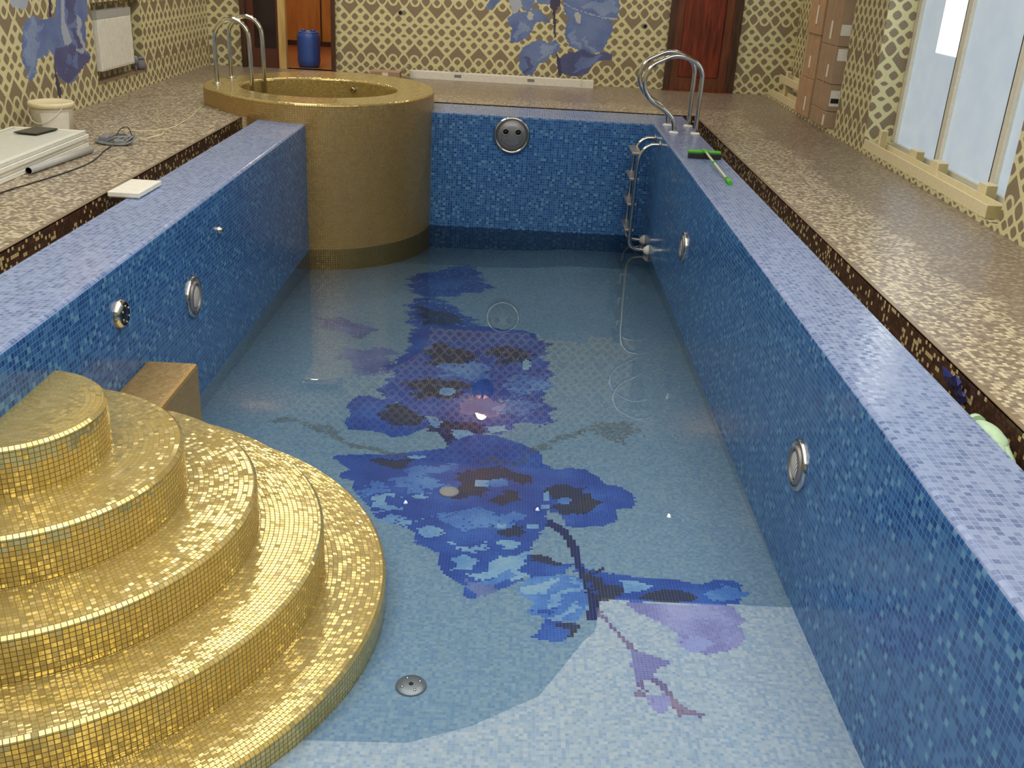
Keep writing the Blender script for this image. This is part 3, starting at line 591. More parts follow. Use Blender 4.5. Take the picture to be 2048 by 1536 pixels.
# ---- deck, its edge and the overflow gutter round the ledge
GX0, GX1, GY0, GY1 = -.60, 3.71, -.25, 10.64
def build_deck():
    x0, x1, y0, y1 = ROOM[0], XR2, ROOM[2], 13.05
    m = MB()
    TX0, TX1, TY0, TY1 = -1.6, 1.4, 8.6, 11.8          # block around the plunge tub, cut cell by cell
    def deck(a, b, c, d): m.face([(a,b,0),(c,b,0),(c,d,0),(a,d,0)])
    for q in ((x0,y0,x1,GY0),(x0,TY1,x1,y1),(x0,GY0,TX0,TY1),(TX0,GY0,GX0,TY0),(GX1,GY0,x1,GY1),(TX1,GY1,x1,TY1)): deck(*q)
    n = 60; sx, sy = (TX1-TX0)/n, (TY1-TY0)/n
    in_tub = lambda x, y: ((x+.04)/1.0)**2+((y-10.1)/1.2)**2 < 1
    for i in range(n):
        for j in range(n):
            a, b = TX0+i*sx, TY0+j*sy; c, d = a+sx, b+sy
            if all(in_tub(*p) for p in ((a,b),(c,b),(c,d),(a,d))): continue
            if a >= GX0-1e-6 and d <= GY1+1e-6: continue
            if c > GX0 and b < GY1 and a < GX0: c = GX0 if d <= GY1+.03 else c
            if a >= GX0-1e-6 and b < GY1: b = GY1
            deck(a, b, c, d)
    struct(m.build('floor', M_DECK))
    g = MB(); zb = -.15
    def wall(p, q):
        L = (Vector(q)-Vector(p)).length
        g.face([(p[0],p[1],zb),(q[0],q[1],zb),(q[0],q[1],0),(p[0],p[1],0)], [(0,0),(L,0),(L,-zb),(0,-zb)])
    for p, q in (((GX0,GY0),(GX1,GY0)), ((GX1,GY0),(GX1,GY1)), ((GX1,GY1),(.96,GY1)), ((GX0,9.0),(GX0,GY0))): wall(p, q)
    for a, b, cc, d in ((GX0,GY0,-.437,9.0),(3.568,GY0,GX1,GY1),(.96,10.58,3.568,GY1),(-.437,GY0,3.568,-.1)):
        g.face([(a,b,zb),(cc,b,zb),(cc,d,zb),(a,d,zb)], [(a,b),(cc,b),(cc,d),(a,d)])
    struct(g.build('floor_gutter', M_GUTTER))
    t = MB(); w_, h = .022, .004
    for a, b, cc, d in ((GX0-w_,GY0,GX0,9.0),(GX1,GY0,GX1+w_,GY1),(.96,GY1,GX1,GY1+.012),(GX0,GY0-w_,GX1,GY0)):
        t.box(a, b, -.006, cc, d, h)
    struct(t.build('trim_1', M_TRIM))
build_deck()

# ---- room walls
def wall_rects(name, to3, rects, mat, uvf):
    m = MB()
    for a, b, c, d in rects:
        P = [(a,b),(c,b),(c,d),(a,d)]; m.face([to3(*p) for p in P], [uvf(*p) for p in P])
    return struct(m.build(name, mat))
H = ROOM[4]
DL = (-1.61, -.46, 2.15); DR = (3.65, 4.53, 2.15)
def art_wall(name, to3, u0, u1, v1, art, uvf):
    us = np.arange(u0, u1+1e-6, .0125); vs = np.arange(0, v1+1e-6, .0125)
    cu, cv = np.meshgrid((us[:-1]+us[1:])/2, (vs[:-1]+vs[1:])/2)
    col = paint(cu.ravel(), cv.ravel(), art, None, WALLPAL)
    return grid_mesh(name, us, vs, to3, col, M_WALLART, uvf)
bk3 = lambda u, v: (u, 12.92, v)
bku = lambda u, v: (u-1.596, v)
wb = wall_rects('wall_back', bk3, ((-2.04,0,DL[0],H),(DL[0],DL[2],DL[1],H),(DL[1],0,1.3,H),(1.3,1.2,3.1,H),(3.1,0,DR[0],H),(DR[0],DR[2],DR[1],H),(DR[1],0,XR2,H)), M_WALL, bku)
o = art_wall('flower_mosaic', bk3, 1.3, 3.1, 1.2, BACK_ART, bku); o.parent = wb
lf3 = lambda u, v: (-2.04, u, v)
lfu = lambda u, v: (u-.1, v)
NY0, NY1, NZ0, NZ1, ND = 9.46, 10.68, .17, .86, .10      # radiator niche
wl = wall_rects('wall_left', lf3, ((-3,0,7.8,H),(7.8,1.2,9.4,H),(9.4,0,NY0,H),(NY0,0,NY1,NZ0),(NY0,NZ1,NY1,H),(NY1,0,12.92,H)), M_WALL, lfu)
o = art_wall('flower_mosaic', lf3, 7.8, 9.4, 1.2, LEFT_ART, lfu); o.parent = wl
m = MB(); X0, X1 = -2.04-ND, -2.04
for q in (((X0,NY0,NZ0),(X0,NY1,NZ0),(X0,NY1,NZ1),(X0,NY0,NZ1)), ((X0,NY0,NZ1),(X1,NY0,NZ1),(X1,NY1,NZ1),(X0,NY1,NZ1)), ((X0,NY0,NZ0),(X1,NY0,NZ0),(X1,NY0,NZ1),(X0,NY0,NZ1)), ((X0,NY1,NZ0),(X1,NY1,NZ0),(X1,NY1,NZ1),(X0,NY1,NZ1))):
    m.quad_auto(*q)
o = m.build('radiator_niche', M_WALL, wl)
m = MB(); m.box(X0, NY0-.02, NZ0-.012, X1+.012, NY1+.02, NZ0+.004); o = m.build('niche_sill', M_TRIM, wl)

def build_right_wall():
    plan = [(XR2,12.92),(XR2,9.82),(4.93,9.82),(4.93,8.92),(XR2,8.92),(XR2,6.17),(4.93,6.17),(4.93,-3.0)]
    m = MB(); s = 0.04
    for i, (p, q) in enumerate(zip(plan, plan[1:])):
        L = math.hypot(q[0]-p[0], q[1]-p[1]); z0, z1 = 0, H
        if i in (0, 4): z0 = 2.45
        m.face([(p[0],p[1],z0),(q[0],q[1],z0),(q[0],q[1],z1),(p[0],p[1],z1)], [(s,z0),(s+L,z0),(s+L,z1),(s,z1)])
        if z0: m.face([(p[0],p[1],0),(q[0],q[1],0),(q[0],q[1],.07),(p[0],p[1],.07)], [(s,0),(s+L,0),(s+L,.07),(s,.07)])
        s += L
    struct(m.build('wall_right', M_WALL))
    c = MB()
    for y0, y1 in ((6.17, 8.92), (9.82, 12.92)): c.box(4.925, y0, 0, XR2, y1, .035)
    struct(c.build('trim_2', M_WALL))
build_right_wall()
struct(wall_rects('wall_near', lambda u, v: (u, -3.0, v), ((-2.04,0,4.93,H),), M_WALL, bku))
m = MB(); m.quad_auto((-2.04,-3,H),(XR2,-3,H),(XR2,12.92,H),(-2.04,12.92,H)); struct(m.build('ceiling', M_CEIL))

# ---- corridor beyond the open doorway
def build_corridor():
    y1, xa, xb = 16.2, -2.3, -.25
    m = MB(); m.quad_auto((xa,12.93,0),(xb,12.93,0),(xb,y1,0),(xa,y1,0)); struct(m.build('floor_corridor', plain('corridor_floor_tile', (150,104,66), 0.35)))
    m = MB()
    for a, b in (((xa,y1),(xb,y1)), ((xb,12.93),(xb,y1)), ((xa,12.93),(xa,y1))):
        m.quad_auto((a[0],a[1],0),(b[0],b[1],0),(b[0],b[1],2.5),(a[0],a[1],2.5))
    wc = struct(m.build('wall_corridor', M_ORANGE))
    b = MB()
    for x in (-1.95, -1.27): b.box(x-.012, y1-.02, 0, x+.012, y1-.001, 2.5)
    b.box(xa, y1-.03, .0, xb, y1-.001, .07)
    b.build('batten', M_DOORFR, wc)
    m = MB(); m.quad_auto((xa,12.93,2.5),(xb,12.93,2.5),(xb,y1,2.5),(xa,y1,2.5)); struct(m.build('ceiling_corridor', M_CEIL))
    t = thing('ceiling_light', (-1.1, 14.2, 2.5), 'round warm ceiling lamp of the corridor behind the open doorway', 'lamp')
    m = MB(); m.lathe([(.17,0),(.17,-.03),(.14,-.04)], 28); m.build('lamp_base', M_WHITE, t)
    m = MB(); m.lathe([(.15,-.03),(.13,-.07),(.06,-.095),(.001,-.1)], 28); m.build('lamp_shade', glow('corridor_lamp_glass', (255,226,184), 95.0), t)
build_corridor()

# ---- doors of the back wall
def build_doors():
    # open doorway: frame and the dark glazed leaf at its left
    d = MB(); y0, y1 = 12.86, 13.06
    d.box(DL[1]-.045, y0, 0, DL[1]+.005, y1, DL[2]); d.box(DL[0]-.01, y0, 0, DL[0]+.05, y1, DL[2]); d.box(DL[0]+.05, y0, DL[2]-.06, DL[1]-.045, y1, DL[2])
    fr = struct(d.build('door_1', M_DOORFR))
    p = MB(); p.box(-1.165, 12.9, 0, -1.075, 13.0, DL[2]-.06); p.build('door_post', M_PALEWOOD, fr)
    leaf = MB(); a, b = -1.56, -1.165
    leaf.box(a, 12.93, .0, a+.09, 12.97, 2.08); leaf.box(b-.035, 12.93, 0, b, 12.97, 2.08); leaf.box(a+.09, 12.93, 0, b-.035, 12.97, .23); leaf.box(a+.09, 12.93, 1.98, b-.035, 12.97, 2.08)
    lo = leaf.build('door_leaf', plain('mahogany', (84,46,36), 0.3), fr)
    g = MB(); g.box(a+.09, 12.945, .23, b-.035, 12.955, 1.98); g.build('glass_panel', M_DGLASS, lo)
    # closed red-brown door
    d = MB()
    d.box(DR[0], 12.87, 0, DR[0]+.07, 12.97, DR[2]); d.box(DR[1]-.10, 12.87, 0, DR[1], 12.97, DR[2]); d.box(DR[0]+.07, 12.87, DR[2]-.07, DR[1]-.10, 12.97, DR[2])
    fr = struct(d.build('door_2', M_DOORFR, bevel=.006))
    lf = MB(); a, b = DR[0]+.07, DR[1]-.10
    lf.box(a, 12.90, .01, a+.10, 12.95, 2.08); lf.box(b-.10, 12.90, .01, b, 12.95, 2.08); lf.box(a+.10, 12.90, .01, b-.10, 12.95, .16); lf.box(a+.10, 12.90, 1.95, b-.10, 12.95, 2.08)
    lo = lf.build('door_leaf', mat_wood('brown_oak', (84,44,28), (112,64,40), 5), fr)
    p = MB(); p.box(a+.10, 12.915, .16, b-.10, 12.94, 1.95); p.build('door_panel', M_REDWOOD, lo, bevel=.008)
    s = MB(); s.box(DR[0]-.02, 12.83, 0, DR[1]-.02, 12.97, .012); s.build('threshold', M_REDWOOD, fr)
build_doors()

# ---- windows of the right wall
def build_window(n, y0, y1, bars, strip):
    fx0, fx1 = XR2-.06, XR2-.005
    m = MB(); z0, z1 = .07, 2.45
    m.box(fx0, y0, z0, fx1, y1, z0+.045); m.box(fx0, y0, z1-.05, fx1, y1, z1)
    for y in bars: m.box(fx0, y-.04, z0+.045, fx1, y+.04, z1-.05)
    f = struct(m.build('window_%d' % n, M_FRAME, bevel=.004))
    s = MB()                              # dark gasket along each bar
    for y in bars[:-1]: s.box(fx0-.002, y+.04, z0+.045, fx1, y+.047, z1-.05)
    s.build('gasket', plain('black_gasket', (40,42,46), .5), f)
    for a, b in zip(bars, bars[1:]):
        a, b = max(a, b), min(a, b)
        p = MB(); p.box(XR2-.03, b+.04, z0+.045, XR2-.02, a-.04, z1-.05); o = p.build('pane', M_PANE, f)
    if strip:  # bright emissive rectangle laid just in front of the pane
        p = MB(); p.box(XR2-.034, strip[0], strip[1], XR2-.0305, strip[2], 2.3); tag(p.build('bright_strip', M_STRIP, f), 'bright glowing strip on the pane')
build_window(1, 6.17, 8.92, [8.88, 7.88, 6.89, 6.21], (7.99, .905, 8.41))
build_window(2, 9.82, 12.92, [12.17, 11.2, 10.2, 9.86], None)
m = MB(); m.quad_auto((XR2,12.26,.07),(XR2,12.92,.07),(XR2,12.92,2.45),(XR2,12.26,2.45)); 
o = m.build('wall_recess', M_WALL); struct(o)

# ================================================================== LAMPS
def build_ceiling_light(name, xa, ya, xb, yb, label):
    cx, cy = (xa+xb)/2, (ya+yb)/2
    t = thing('ceiling_light', (cx, cy, H), label, 'lamp')
    x0, x1, y0, y1 = xa-cx, xb-cx, ya-cy, yb-cy
    m = MB(); b = .07
    for q in ((x0-b,y0-b,x1+b,y0),(x0-b,y1,x1+b,y1+b),(x0-b,y0,x0,y1),(x1,y0,x1+b,y1)): m.box(q[0],q[1],-.05,q[2],q[3],-.001)
    m.build('frame', M_CEIL, t, bevel=.005)
    d = MB(); d.face([(x0,y0,-.03),(x0,y1,-.03),(x1,y1,-.03),(x1,y0,-.03)]); d.build('diffuser', M_DIFF, t)
build_ceiling_light('ceiling_light', -1.35, -1.0, .05, 11.2, 'long luminous ceiling band along the left side, mirrored in the gold treads')
build_ceiling_light('ceiling_light', .30, -1.6, 4.5, 7.0, 'wide luminous ceiling panel above the right half of the pool')

def fill_spot(x, y, label):  # unseen ceiling spots added to brighten the back wall, also dotting the water
    t = thing('fill_spot', (x, y, H), label, 'lamp', 'added fill spots by the back wall')
    m = MB(); m.lathe([(.06,0),(.06,-.012),(.045,-.018),(.028,-.004)], 28, caps=False); m.build('bezel', M_CHROME, t)
    m = MB(); m.lathe([(.03,-.006),(.001,-.007)], 24); m.build('lens', glow('fill_spot_lens', (255,240,214), 7.0), t)
    l = bpy.data.lights.new('fill_spot_beam', 'SPOT'); l.energy = 75; l.color = lin((255,244,226)); l.spot_size = 2.6; l.spot_blend = 1.0; l.shadow_soft_size = .012
    o = bpy.data.objects.new('fill_spot_beam', l); COL.objects.link(o); o.parent = t; o.location = (0, 0, -.03)
for x, nm in ((-1.2,'leftmost of four'), (.6,'second from the left'), (2.4,'third from the left'), (4.2,'rightmost of four')):
    fill_spot(x, 11.7, 'unseen round ceiling spot added to brighten the back wall, %s' % nm)

def wall_lamp(loc, rz, label, petals=4):
    """bronze bracket on the wall (local +Y points into the room) with a warm bulb and curled glass petals"""
    t = thing('wall_lamp', loc, label, 'lamp', rz=rz)
    m = MB(); m.lathe([(.001,.0),(.06,.0),(.06,.012),(.02,.03),(.001,.032)], 24, Matrix.Rotation(-PI/2, 4, 'X')); m.build('wall_plate', M_BRONZE, t)
    m = MB(); m.tube([(0,.03,0),(0,.08,-.03),(0,.12,-.02),(0,.13,.02)], .008, 8); m.build('arm', M_BRONZE, t)
    m = MB(); c = (0,.13,.075); R = .036
    m.lathe([(R*math.sin(a)*(1 if a < 1.9 else .9), -R*1.25*math.cos(a)) for a in np.linspace(.02, PI-.02, 12)], 20, Matrix.Translation(c)); m.build('bulb', M_BULB, t)
    for k in range(petals):
        a = 2*PI*k/petals+.5
        p = MB(); rows = []
        for i in range(8):
            s = i/7; w_ = .05*math.sin(PI*min(1, .12+s*.88))**.8
            r = .03+.10*s; z = -.02+.15*s-.09*s*s*(1+.3*(k % 2))
            rows.append([Vector((0,.13,0))+Vector((math.cos(a)*r-math.sin(a)*q*w_, math.sin(a)*r*.8+math.cos(a)*q*w_, z+.02*q*q)) for q in (-1,-.5,0,.5,1)])
        for i in range(7):
            for j in range(4): p.face((rows[i][j], rows[i][j+1], rows[i+1][j+1], rows[i+1][j]), None, True)
        o = p.build('petal', M_PETAL, t); sm = o.modifiers.new('thick', 'SOLIDIFY'); sm.thickness = .004
    return t
wall_lamp((1.56,12.92,1.98), PI, 'flower-shaped glass wall lamp above the back mural, seen as a glow in the water', 7).scale = (2.6, 2.6, 2.6)
wall_lamp((-2.04,8.6,1.42), -PI/2, 'flower-shaped glass lamp on the left wall, glinting on the left pool ledge', 4)
wall_lamp((4.93,5.3,1.85), PI/2, 'flower-shaped glass lamp on the pier right of the near window, glinting on the right ledge', 4)
wall_lamp((4.93,1.9,2.2), PI/2, 'flower-shaped glass lamp on the window wall beside the viewer, glinting in the gold risers', 4)

# ================================================================== GOLD STEPS
def build_steps():
    cx, cy = -.05, 3.41
    r = [.381, .654, .935, 1.204, 1.466]; z = [-.238, -.436, -.640, -.825, -1.032, -1.30]
    t = thing('pool_steps', (0, cy, -1.14), 'five half-round gold mosaic steps descending into the pool from the left wall', 'steps')
    N = 120; A0, A1 = -1.57, 1.57; ch = .013
    P = lambda rr, a, zz: (max(.0005, cx+rr*math.cos(a)), rr*math.sin(a), zz+1.14)
    for i in range(5):
        m = MB()
        prof = [(r[i], z[i+1]), (r[i], z[i]-ch), (r[i]-ch, z[i])]
        inner = r[i-1]-.03 if i else .0
        q = r[i]-ch
        while q-.02 > inner+.004: q -= .02; prof.append((q, z[i]))
        prof.append((max(inner, .002), z[i]))
        arc = 0
        for (ra, za), (rb, zb) in zip(prof, prof[1:]):
            d = math.hypot(ra-rb, za-zb); R = max(ra, rb)
            v0 = arc if abs(za-zb) > .05 else round(arc/.02)*.02
            for k in range(N):
                a, b = A0+(A1-A0)*k/N, A0+(A1-A0)*(k+1)/N
                if abs(za-zb) > .05: uu, vv = (a*R, b*R), (za-z[i], zb-z[i])
                elif abs(za-zb) > 1e-4: uu, vv = (a*R, b*R), (.5001, .5199)
                else: uu, vv = (a*R, b*R), (1+R, 1+rb)
                m.face((P(ra,a,za), P(ra,b,za), P(rb,b,zb), P(rb,a,zb)), ((uu[0],vv[0]),(uu[1],vv[0]),(uu[1],vv[1]),(uu[0],vv[1])), False)
        o = m.build('step', M_GOLD, t)
    m = MB(); m.box(.001, .72, -.2, .27, 1.345, .552)
    tag(m.build('bench_block', M_GOLD2, t, bevel=.018), 'square gold block behind the steps')
build_steps()

# ================================================================== ROUND GOLD PLUNGE TUB
def build_tub():
    cx, cy = -.04, 10.1; zt = .173
    t = thing('plunge_tub', (cx, cy, zt), 'round gold mosaic plunge tub rising at the far left corner of the pool', 'tub')
    N = 128; ch = .018
    def ro(a):
        e = 1/math.sqrt((math.cos(a)/1.055)**2+(math.sin(a)/1.26)**2)
        d = (a-math.radians(190)+PI) % (2*PI)-PI
        return e*(1+.10*math.exp(-(d/.42)**4))
    def ri(a): return 1/math.sqrt((math.cos(a)/.75)**2+(math.sin(a)/.72)**2)
    ic = (-.05, -.12)
    def out(a, off, zz): r_ = ro(a)-off; return (r_*math.cos(a), r_*math.sin(a), zz-zt)
    def inn(a, off, zz): r_ = ri(a)+off; return (ic[0]+r_*math.cos(a), ic[1]+r_*math.sin(a), zz-zt)
    rows = [(out,0,-1.42),(out,0,zt-ch),(out,ch*.3,zt-ch*.3),(out,ch,zt),(inn,ch,zt),(inn,ch*.3,zt-ch*.3),(inn,0,zt-ch),(inn,0,-.85)]
    parts = {'outer_wall': MB(), 'rim': MB(), 'inner_wall': MB()}
    arc = 0
    for i, (A, B) in enumerate(zip(rows, rows[1:])):
        m = parts['outer_wall' if i == 0 else 'inner_wall' if i == 6 else 'rim']
        for k in range(N):
            a, b = 2*PI*k/N, 2*PI*(k+1)/N
            pa, pb, pc, pd = A[0](a,A[1],A[2]), A[0](b,A[1],A[2]), B[0](b,B[1],B[2]), B[0](a,B[1],B[2])
            if i == 3: uv = [(p[0],p[1]) for p in (pa,pb,pc,pd)]
            else:
                R = 1.16 if i < 3 else .735; d = abs(A[2]-B[2]) or .02
                uv = [(a*R,arc),(b*R,arc),(b*R,arc+d),(a*R,arc+d)]
            m.face((pa,pb,pc,pd), uv, i != 3)
        arc += max(abs(A[2]-B[2]), .02)
    for n_, m in parts.items(): m.build(n_, M_GOLD2 if n_ == 'outer_wall' else M_GOLD, t)
    m = MB(); m.face([inn(2*PI*k/48, 0, -.85) for k in range(48)], [(math.cos(2*PI*k/48), math.sin(2*PI*k/48)) for k in range(48)]); m.build('tub_floor', M_GOLD, t)
    a = math.radians(72); p = inn(a, 0, .0); d = Vector((-math.cos(a), -math.sin(a), 0))
    m = MB(); m.tube([Vector(p)+Vector((0,0,.08)), Vector(p)+d*.05+Vector((0,0,.08))], [.03,.02], 14, 1); tag(m.build('nozzle', M_CHROME, t), 'small chrome nozzle inside the rim')
build_tub()

# ================================================================== RAILS AND LADDER
def flange(r=.048, h=.02): return [(r,0),(r,.006),(r*.75,h*.8),(r*.5,h)]
def rail_thing(name, pts, feet, label, group, rad=.021):
    base = Vector(feet[0]); t = thing(name, base, label, 'handrail', group)
    m = MB(); m.tube([Vector(p)-base for p in pts], rad, 14, 8); m.build('tube', M_CHROME, t)
    for f in feet:
        m = MB(); m.lathe(flange(), 24, Matrix.Translation(Vector(f)-base)); tag(m.build('foot_flange', M_WHITE if name == 'handrail' else M_CHROME, t))
NEAR = [(3.326,0),(3.322,.07),(3.295,.135),(3.215,.205),(3.09,.28),(3.025,.37),(3.01,.47),(3.065,.585),(3.17,.648),(3.27,.685),(3.38,.672),(3.475,.625),(3.525,.55),(3.532,.45),(3.530,.25),(3.528,0)]
for yy, nm in ((9.45, 'nearer'), (9.90, 'farther')):
    rail_thing('handrail', [(x, yy, z) for x, z in NEAR], [(3.326,yy,0),(3.528,yy,0)], 'curled chrome handrail on the far right ledge above the ladder, the %s of the two' % nm, 'curled handrails of the pool ladder')
TUBR = [(-1.05,.173),(-1.05,.40),(-1.048,.60),(-1.02,.68),(-.95,.745),(-.87,.765),(-.79,.735),(-.735,.66),(-.72,.55),(-.718,.30),(-.715,-.05)]
for yy, nm in ((9.84, 'nearer'), (10.33, 'farther')):
    rail_thing('tub_handrail', [(x, yy, z) for x, z in TUBR], [(-1.05,yy,.173)], 'arched chrome rail dipping into the gold tub, the %s of the two' % nm, 'arched rails of the gold tub')

def build_ladder():
    t = thing('pool_ladder', (3.2, 9.53, -1.1), 'steel ladder fixed inside the far right corner of the pool', 'ladder')
    L = [(3.2,-.10),(3.12,-.104),(3.06,-.145),(3.02,-.22),(3.005,-.34),(3.0,-.65),(3.0,-.98),(3.012,-1.06),(3.06,-1.10),(3.16,-1.112)]
    for yy in (9.34, 9.72):
        m = MB(); m.tube([(x-3.2, yy-9.53, z+1.1) for x, z in L], .02, 12, 6); ra = m.build('side_rail', M_CHROME, t)
        m = MB(); m.lathe([(.042,0),(.042,.006),(.024,.014)], 20, Matrix.Translation((-.001,yy-9.53,1.0)) @ Matrix.Rotation(-PI/2, 4, 'Y')); m.build('wall_flange', M_CHROME, ra)
        m = MB(); m.lathe([(.055,.0),(.05,.02),(.026,.05),(.022,.055)], 20, Matrix.Translation((-.001,yy-9.53,-.012)) @ Matrix.Rotation(-PI/2, 4, 'Y')); tag(m.build('wall_foot', M_WHITE, ra), 'white cone foot')
    for z in (-.19,-.43,-.67,-.92):
        m = MB(); m.box(-.255,-.20,z+1.085,-.165,.20,z+1.11); m.build('tread', M_STEEL, t, bevel=.006)
build_ladder()

# ================================================================== FITTINGS IN THE POOL SHELL
def on_wall(side): # local +Z points into the pool
    return Matrix.Rotation(PI/2 if side == 'L' else -PI/2, 4, 'Y')
def ring_prof(r, w_, h): return [(r, 0), (r, h*.5), (r-w_*.2, h), (r-w_*.7, h), (r-w_, h*.55)]
def pool_lamp(side, y, z, r, label):
    t = thing('pool_lamp', (0 if side == 'L' else 3.2, y, z), label, 'underwater lamp', 'underwater lamps in the long pool walls')
    M = on_wall(side)
    m = MB(); m.lathe(ring_prof(r, r*.22, .018), 40, M, caps=False); m.build('outer_ring', M_CHROME, t)
    m = MB(); m.lathe([(r*.80,.006),(r*.72,.022),(r*.64,.030),(r*.60,.016)], 40, M, caps=False); m.build('inner_ring', M_STEEL, t)
    m = MB(); m.lathe([(r*.62,.012),(r*.5,.022),(r*.3,.028),(.001,.03)], 36, M); m.build('lens', M_LENS, t)
    m = MB(); m.lathe([(r*.86,.001),(r*.6,.008)], 36, M, caps=False); m.build('back_plate', M_GREYP, t)
pool_lamp('R', 3.90, -.565, .118, 'round chrome underwater lamp nearest the viewer on the right pool wall')
pool_lamp('R', 7.43, -.545, .115, 'round chrome underwater lamp on the right pool wall near the ladder')
pool_lamp('L', 5.55, -.505, .124, 'round chrome underwater lamp on the left pool wall above the gold block')
def build_round_plate():
    t = thing('suction_plate', (0,4.475,-.234), 'round chrome plate with a dark face on the left pool wall, nearest the gold steps', 'pool fitting')
    M = on_wall('L')
    m = MB(); m.lathe([(.072,0),(.072,.012),(.064,.026),(.056,.03)], 36, M, caps=False); m.build('ring', M_CHROME, t)
    m = MB(); m.lathe([(.058,.028),(.03,.032),(.001,.033)], 36, M); fc = m.build('face', plain('dark_steel', (70,72,76), .3, .9), t)
    for k in range(6):
        a = k*PI/3; m = MB(); m.lathe([(.006,.03),(.004,.037),(.001,.038)], 10, M @ Matrix.Translation((.04*math.cos(a), .04*math.sin(a), 0))); m.build('screw', M_CHROME, fc)
build_round_plate()
t = thing('wall_nozzle', (0,6.115,-.248), 'tiny chrome nozzle on the left pool wall near the gold tub', 'pool fitting')
m = MB(); m.lathe([(.025,0),(.025,.01),(.018,.03),(.01,.034)], 20, on_wall('L'), caps=False); m.build('collar', M_CHROME, t)
m = MB(); m.lathe([(.012,.02),(.001,.021)], 14, on_wall('L')); m.build('outlet', M_DARK, t)

def build_jet():
    t = thing('swim_jet', (1.81,9.98,-.187), 'large round chrome and grey jet plate on the far pool wall', 'pool fitting')
    M = Matrix.Rotation(PI/2, 4, 'X')
    m = MB(); m.lathe([(.182,0),(.182,.02),(.172,.034),(.158,.034),(.15,.02)], 48, M, caps=False); m.build('outer_ring', M_CHROME, t)
    m = MB(); m.lathe([(.152,.012),(.135,.018),(.128,.03),(.12,.03)], 48, M, caps=False); m.build('inner_ring', M_STEEL, t)
    m = MB(); m.lathe([(.15,.006),(.12,.03),(.09,.04),(.001,.042)], 48, M); f = m.build('face_plate', plain('satin_grey', (128,130,134), .35, .5), t)
    for x, z, r, dk in ((-.062,.035,.030,1),(.062,.035,.030,1),(-.075,-.045,.012,0),(.06,-.06,.012,0),(.0,-.09,.010,0)):
        T = Matrix.Translation((x,0,z)) @ M
        m = MB(); m.lathe([(r*1.2,.036),(r*1.15,.048),(r*.9,.048),(r*.85,.036)], 22, T, caps=False); n_ = m.build('nozzle', M_STEEL, f)
        if dk: m = MB(); m.lathe([(r*.9,.0425),(.001,.0428)], 20, T); m.build('nozzle_opening', M_DARK, n_)
build_jet()

def drain(x, y, r, label, mat, screws):
    z = floor_z(x, y); t = thing('floor_drain', (x,y,z), label, 'pool fitting')
    m = MB(); m.lathe([(r,-.004),(r,.006),(r*.93,.011),(r*.5,.014),(.001,.015)], 36); d = m.build('cover', mat, t)
    for k in range(screws):
        a = .5+k*2*PI/max(1, screws); m = MB(); m.lathe([(.006,.012),(.005,.017),(.001,.018)], 10, Matrix.Translation((r*.62*math.cos(a), r*.62*math.sin(a), 0))); m.build('screw', M_CHROME, d)
    if screws: m = MB(); m.lathe([(.009,.0155),(.001,.016)], 12); m.build('hole', M_DARK, d)
drain(1.578, 3.02, .060, 'shiny round drain cover with screws on the pool floor beside the gold steps', M_STEEL, 4)
drain(1.605, 4.66, .054, 'dull round drain disc lying under the water on the flower mosaic', M_DISC, 0)

# ================================================================== THINGS LEFT ON THE RIGHT LEDGE
def build_squeegee():
    t = thing('squeegee', (3.405,8.2,0), 'green squeegee mop lying on the right pool ledge', 'mop')
    m = MB(); m.box(-.135,-.018,.03,.135,.03,.062); m.build('head', M_GREEN, t, bevel=.006)
    m = MB(); m.box(-.135,-.045,.004,.135,-.012,.046); m.build('rubber_lip', M_DARK, t, bevel=.004)
    m = MB(); m.box(-.02,-.05,.05,.02,.02,.075); m.build('socket', M_GREEN, t, bevel=.005)
    m = MB(); m.tube([(0,-.04,.064),(.01,-.5,.04),(.022,-.98,.018)], .009, 10, 3); h = m.build('handle', M_GREENL, t)
    m = MB(); m.tube([(.019,-.90,.02),(.023,-1.03,.016)], .016, 12, 1); m.build('grip', M_GREEN, h)
    m = MB(); m.tube([(.008,-.40,.045),(.0095,-.44,.043)], .0125, 10, 1); m.build('joint', M_GREEN, h)
build_squeegee()

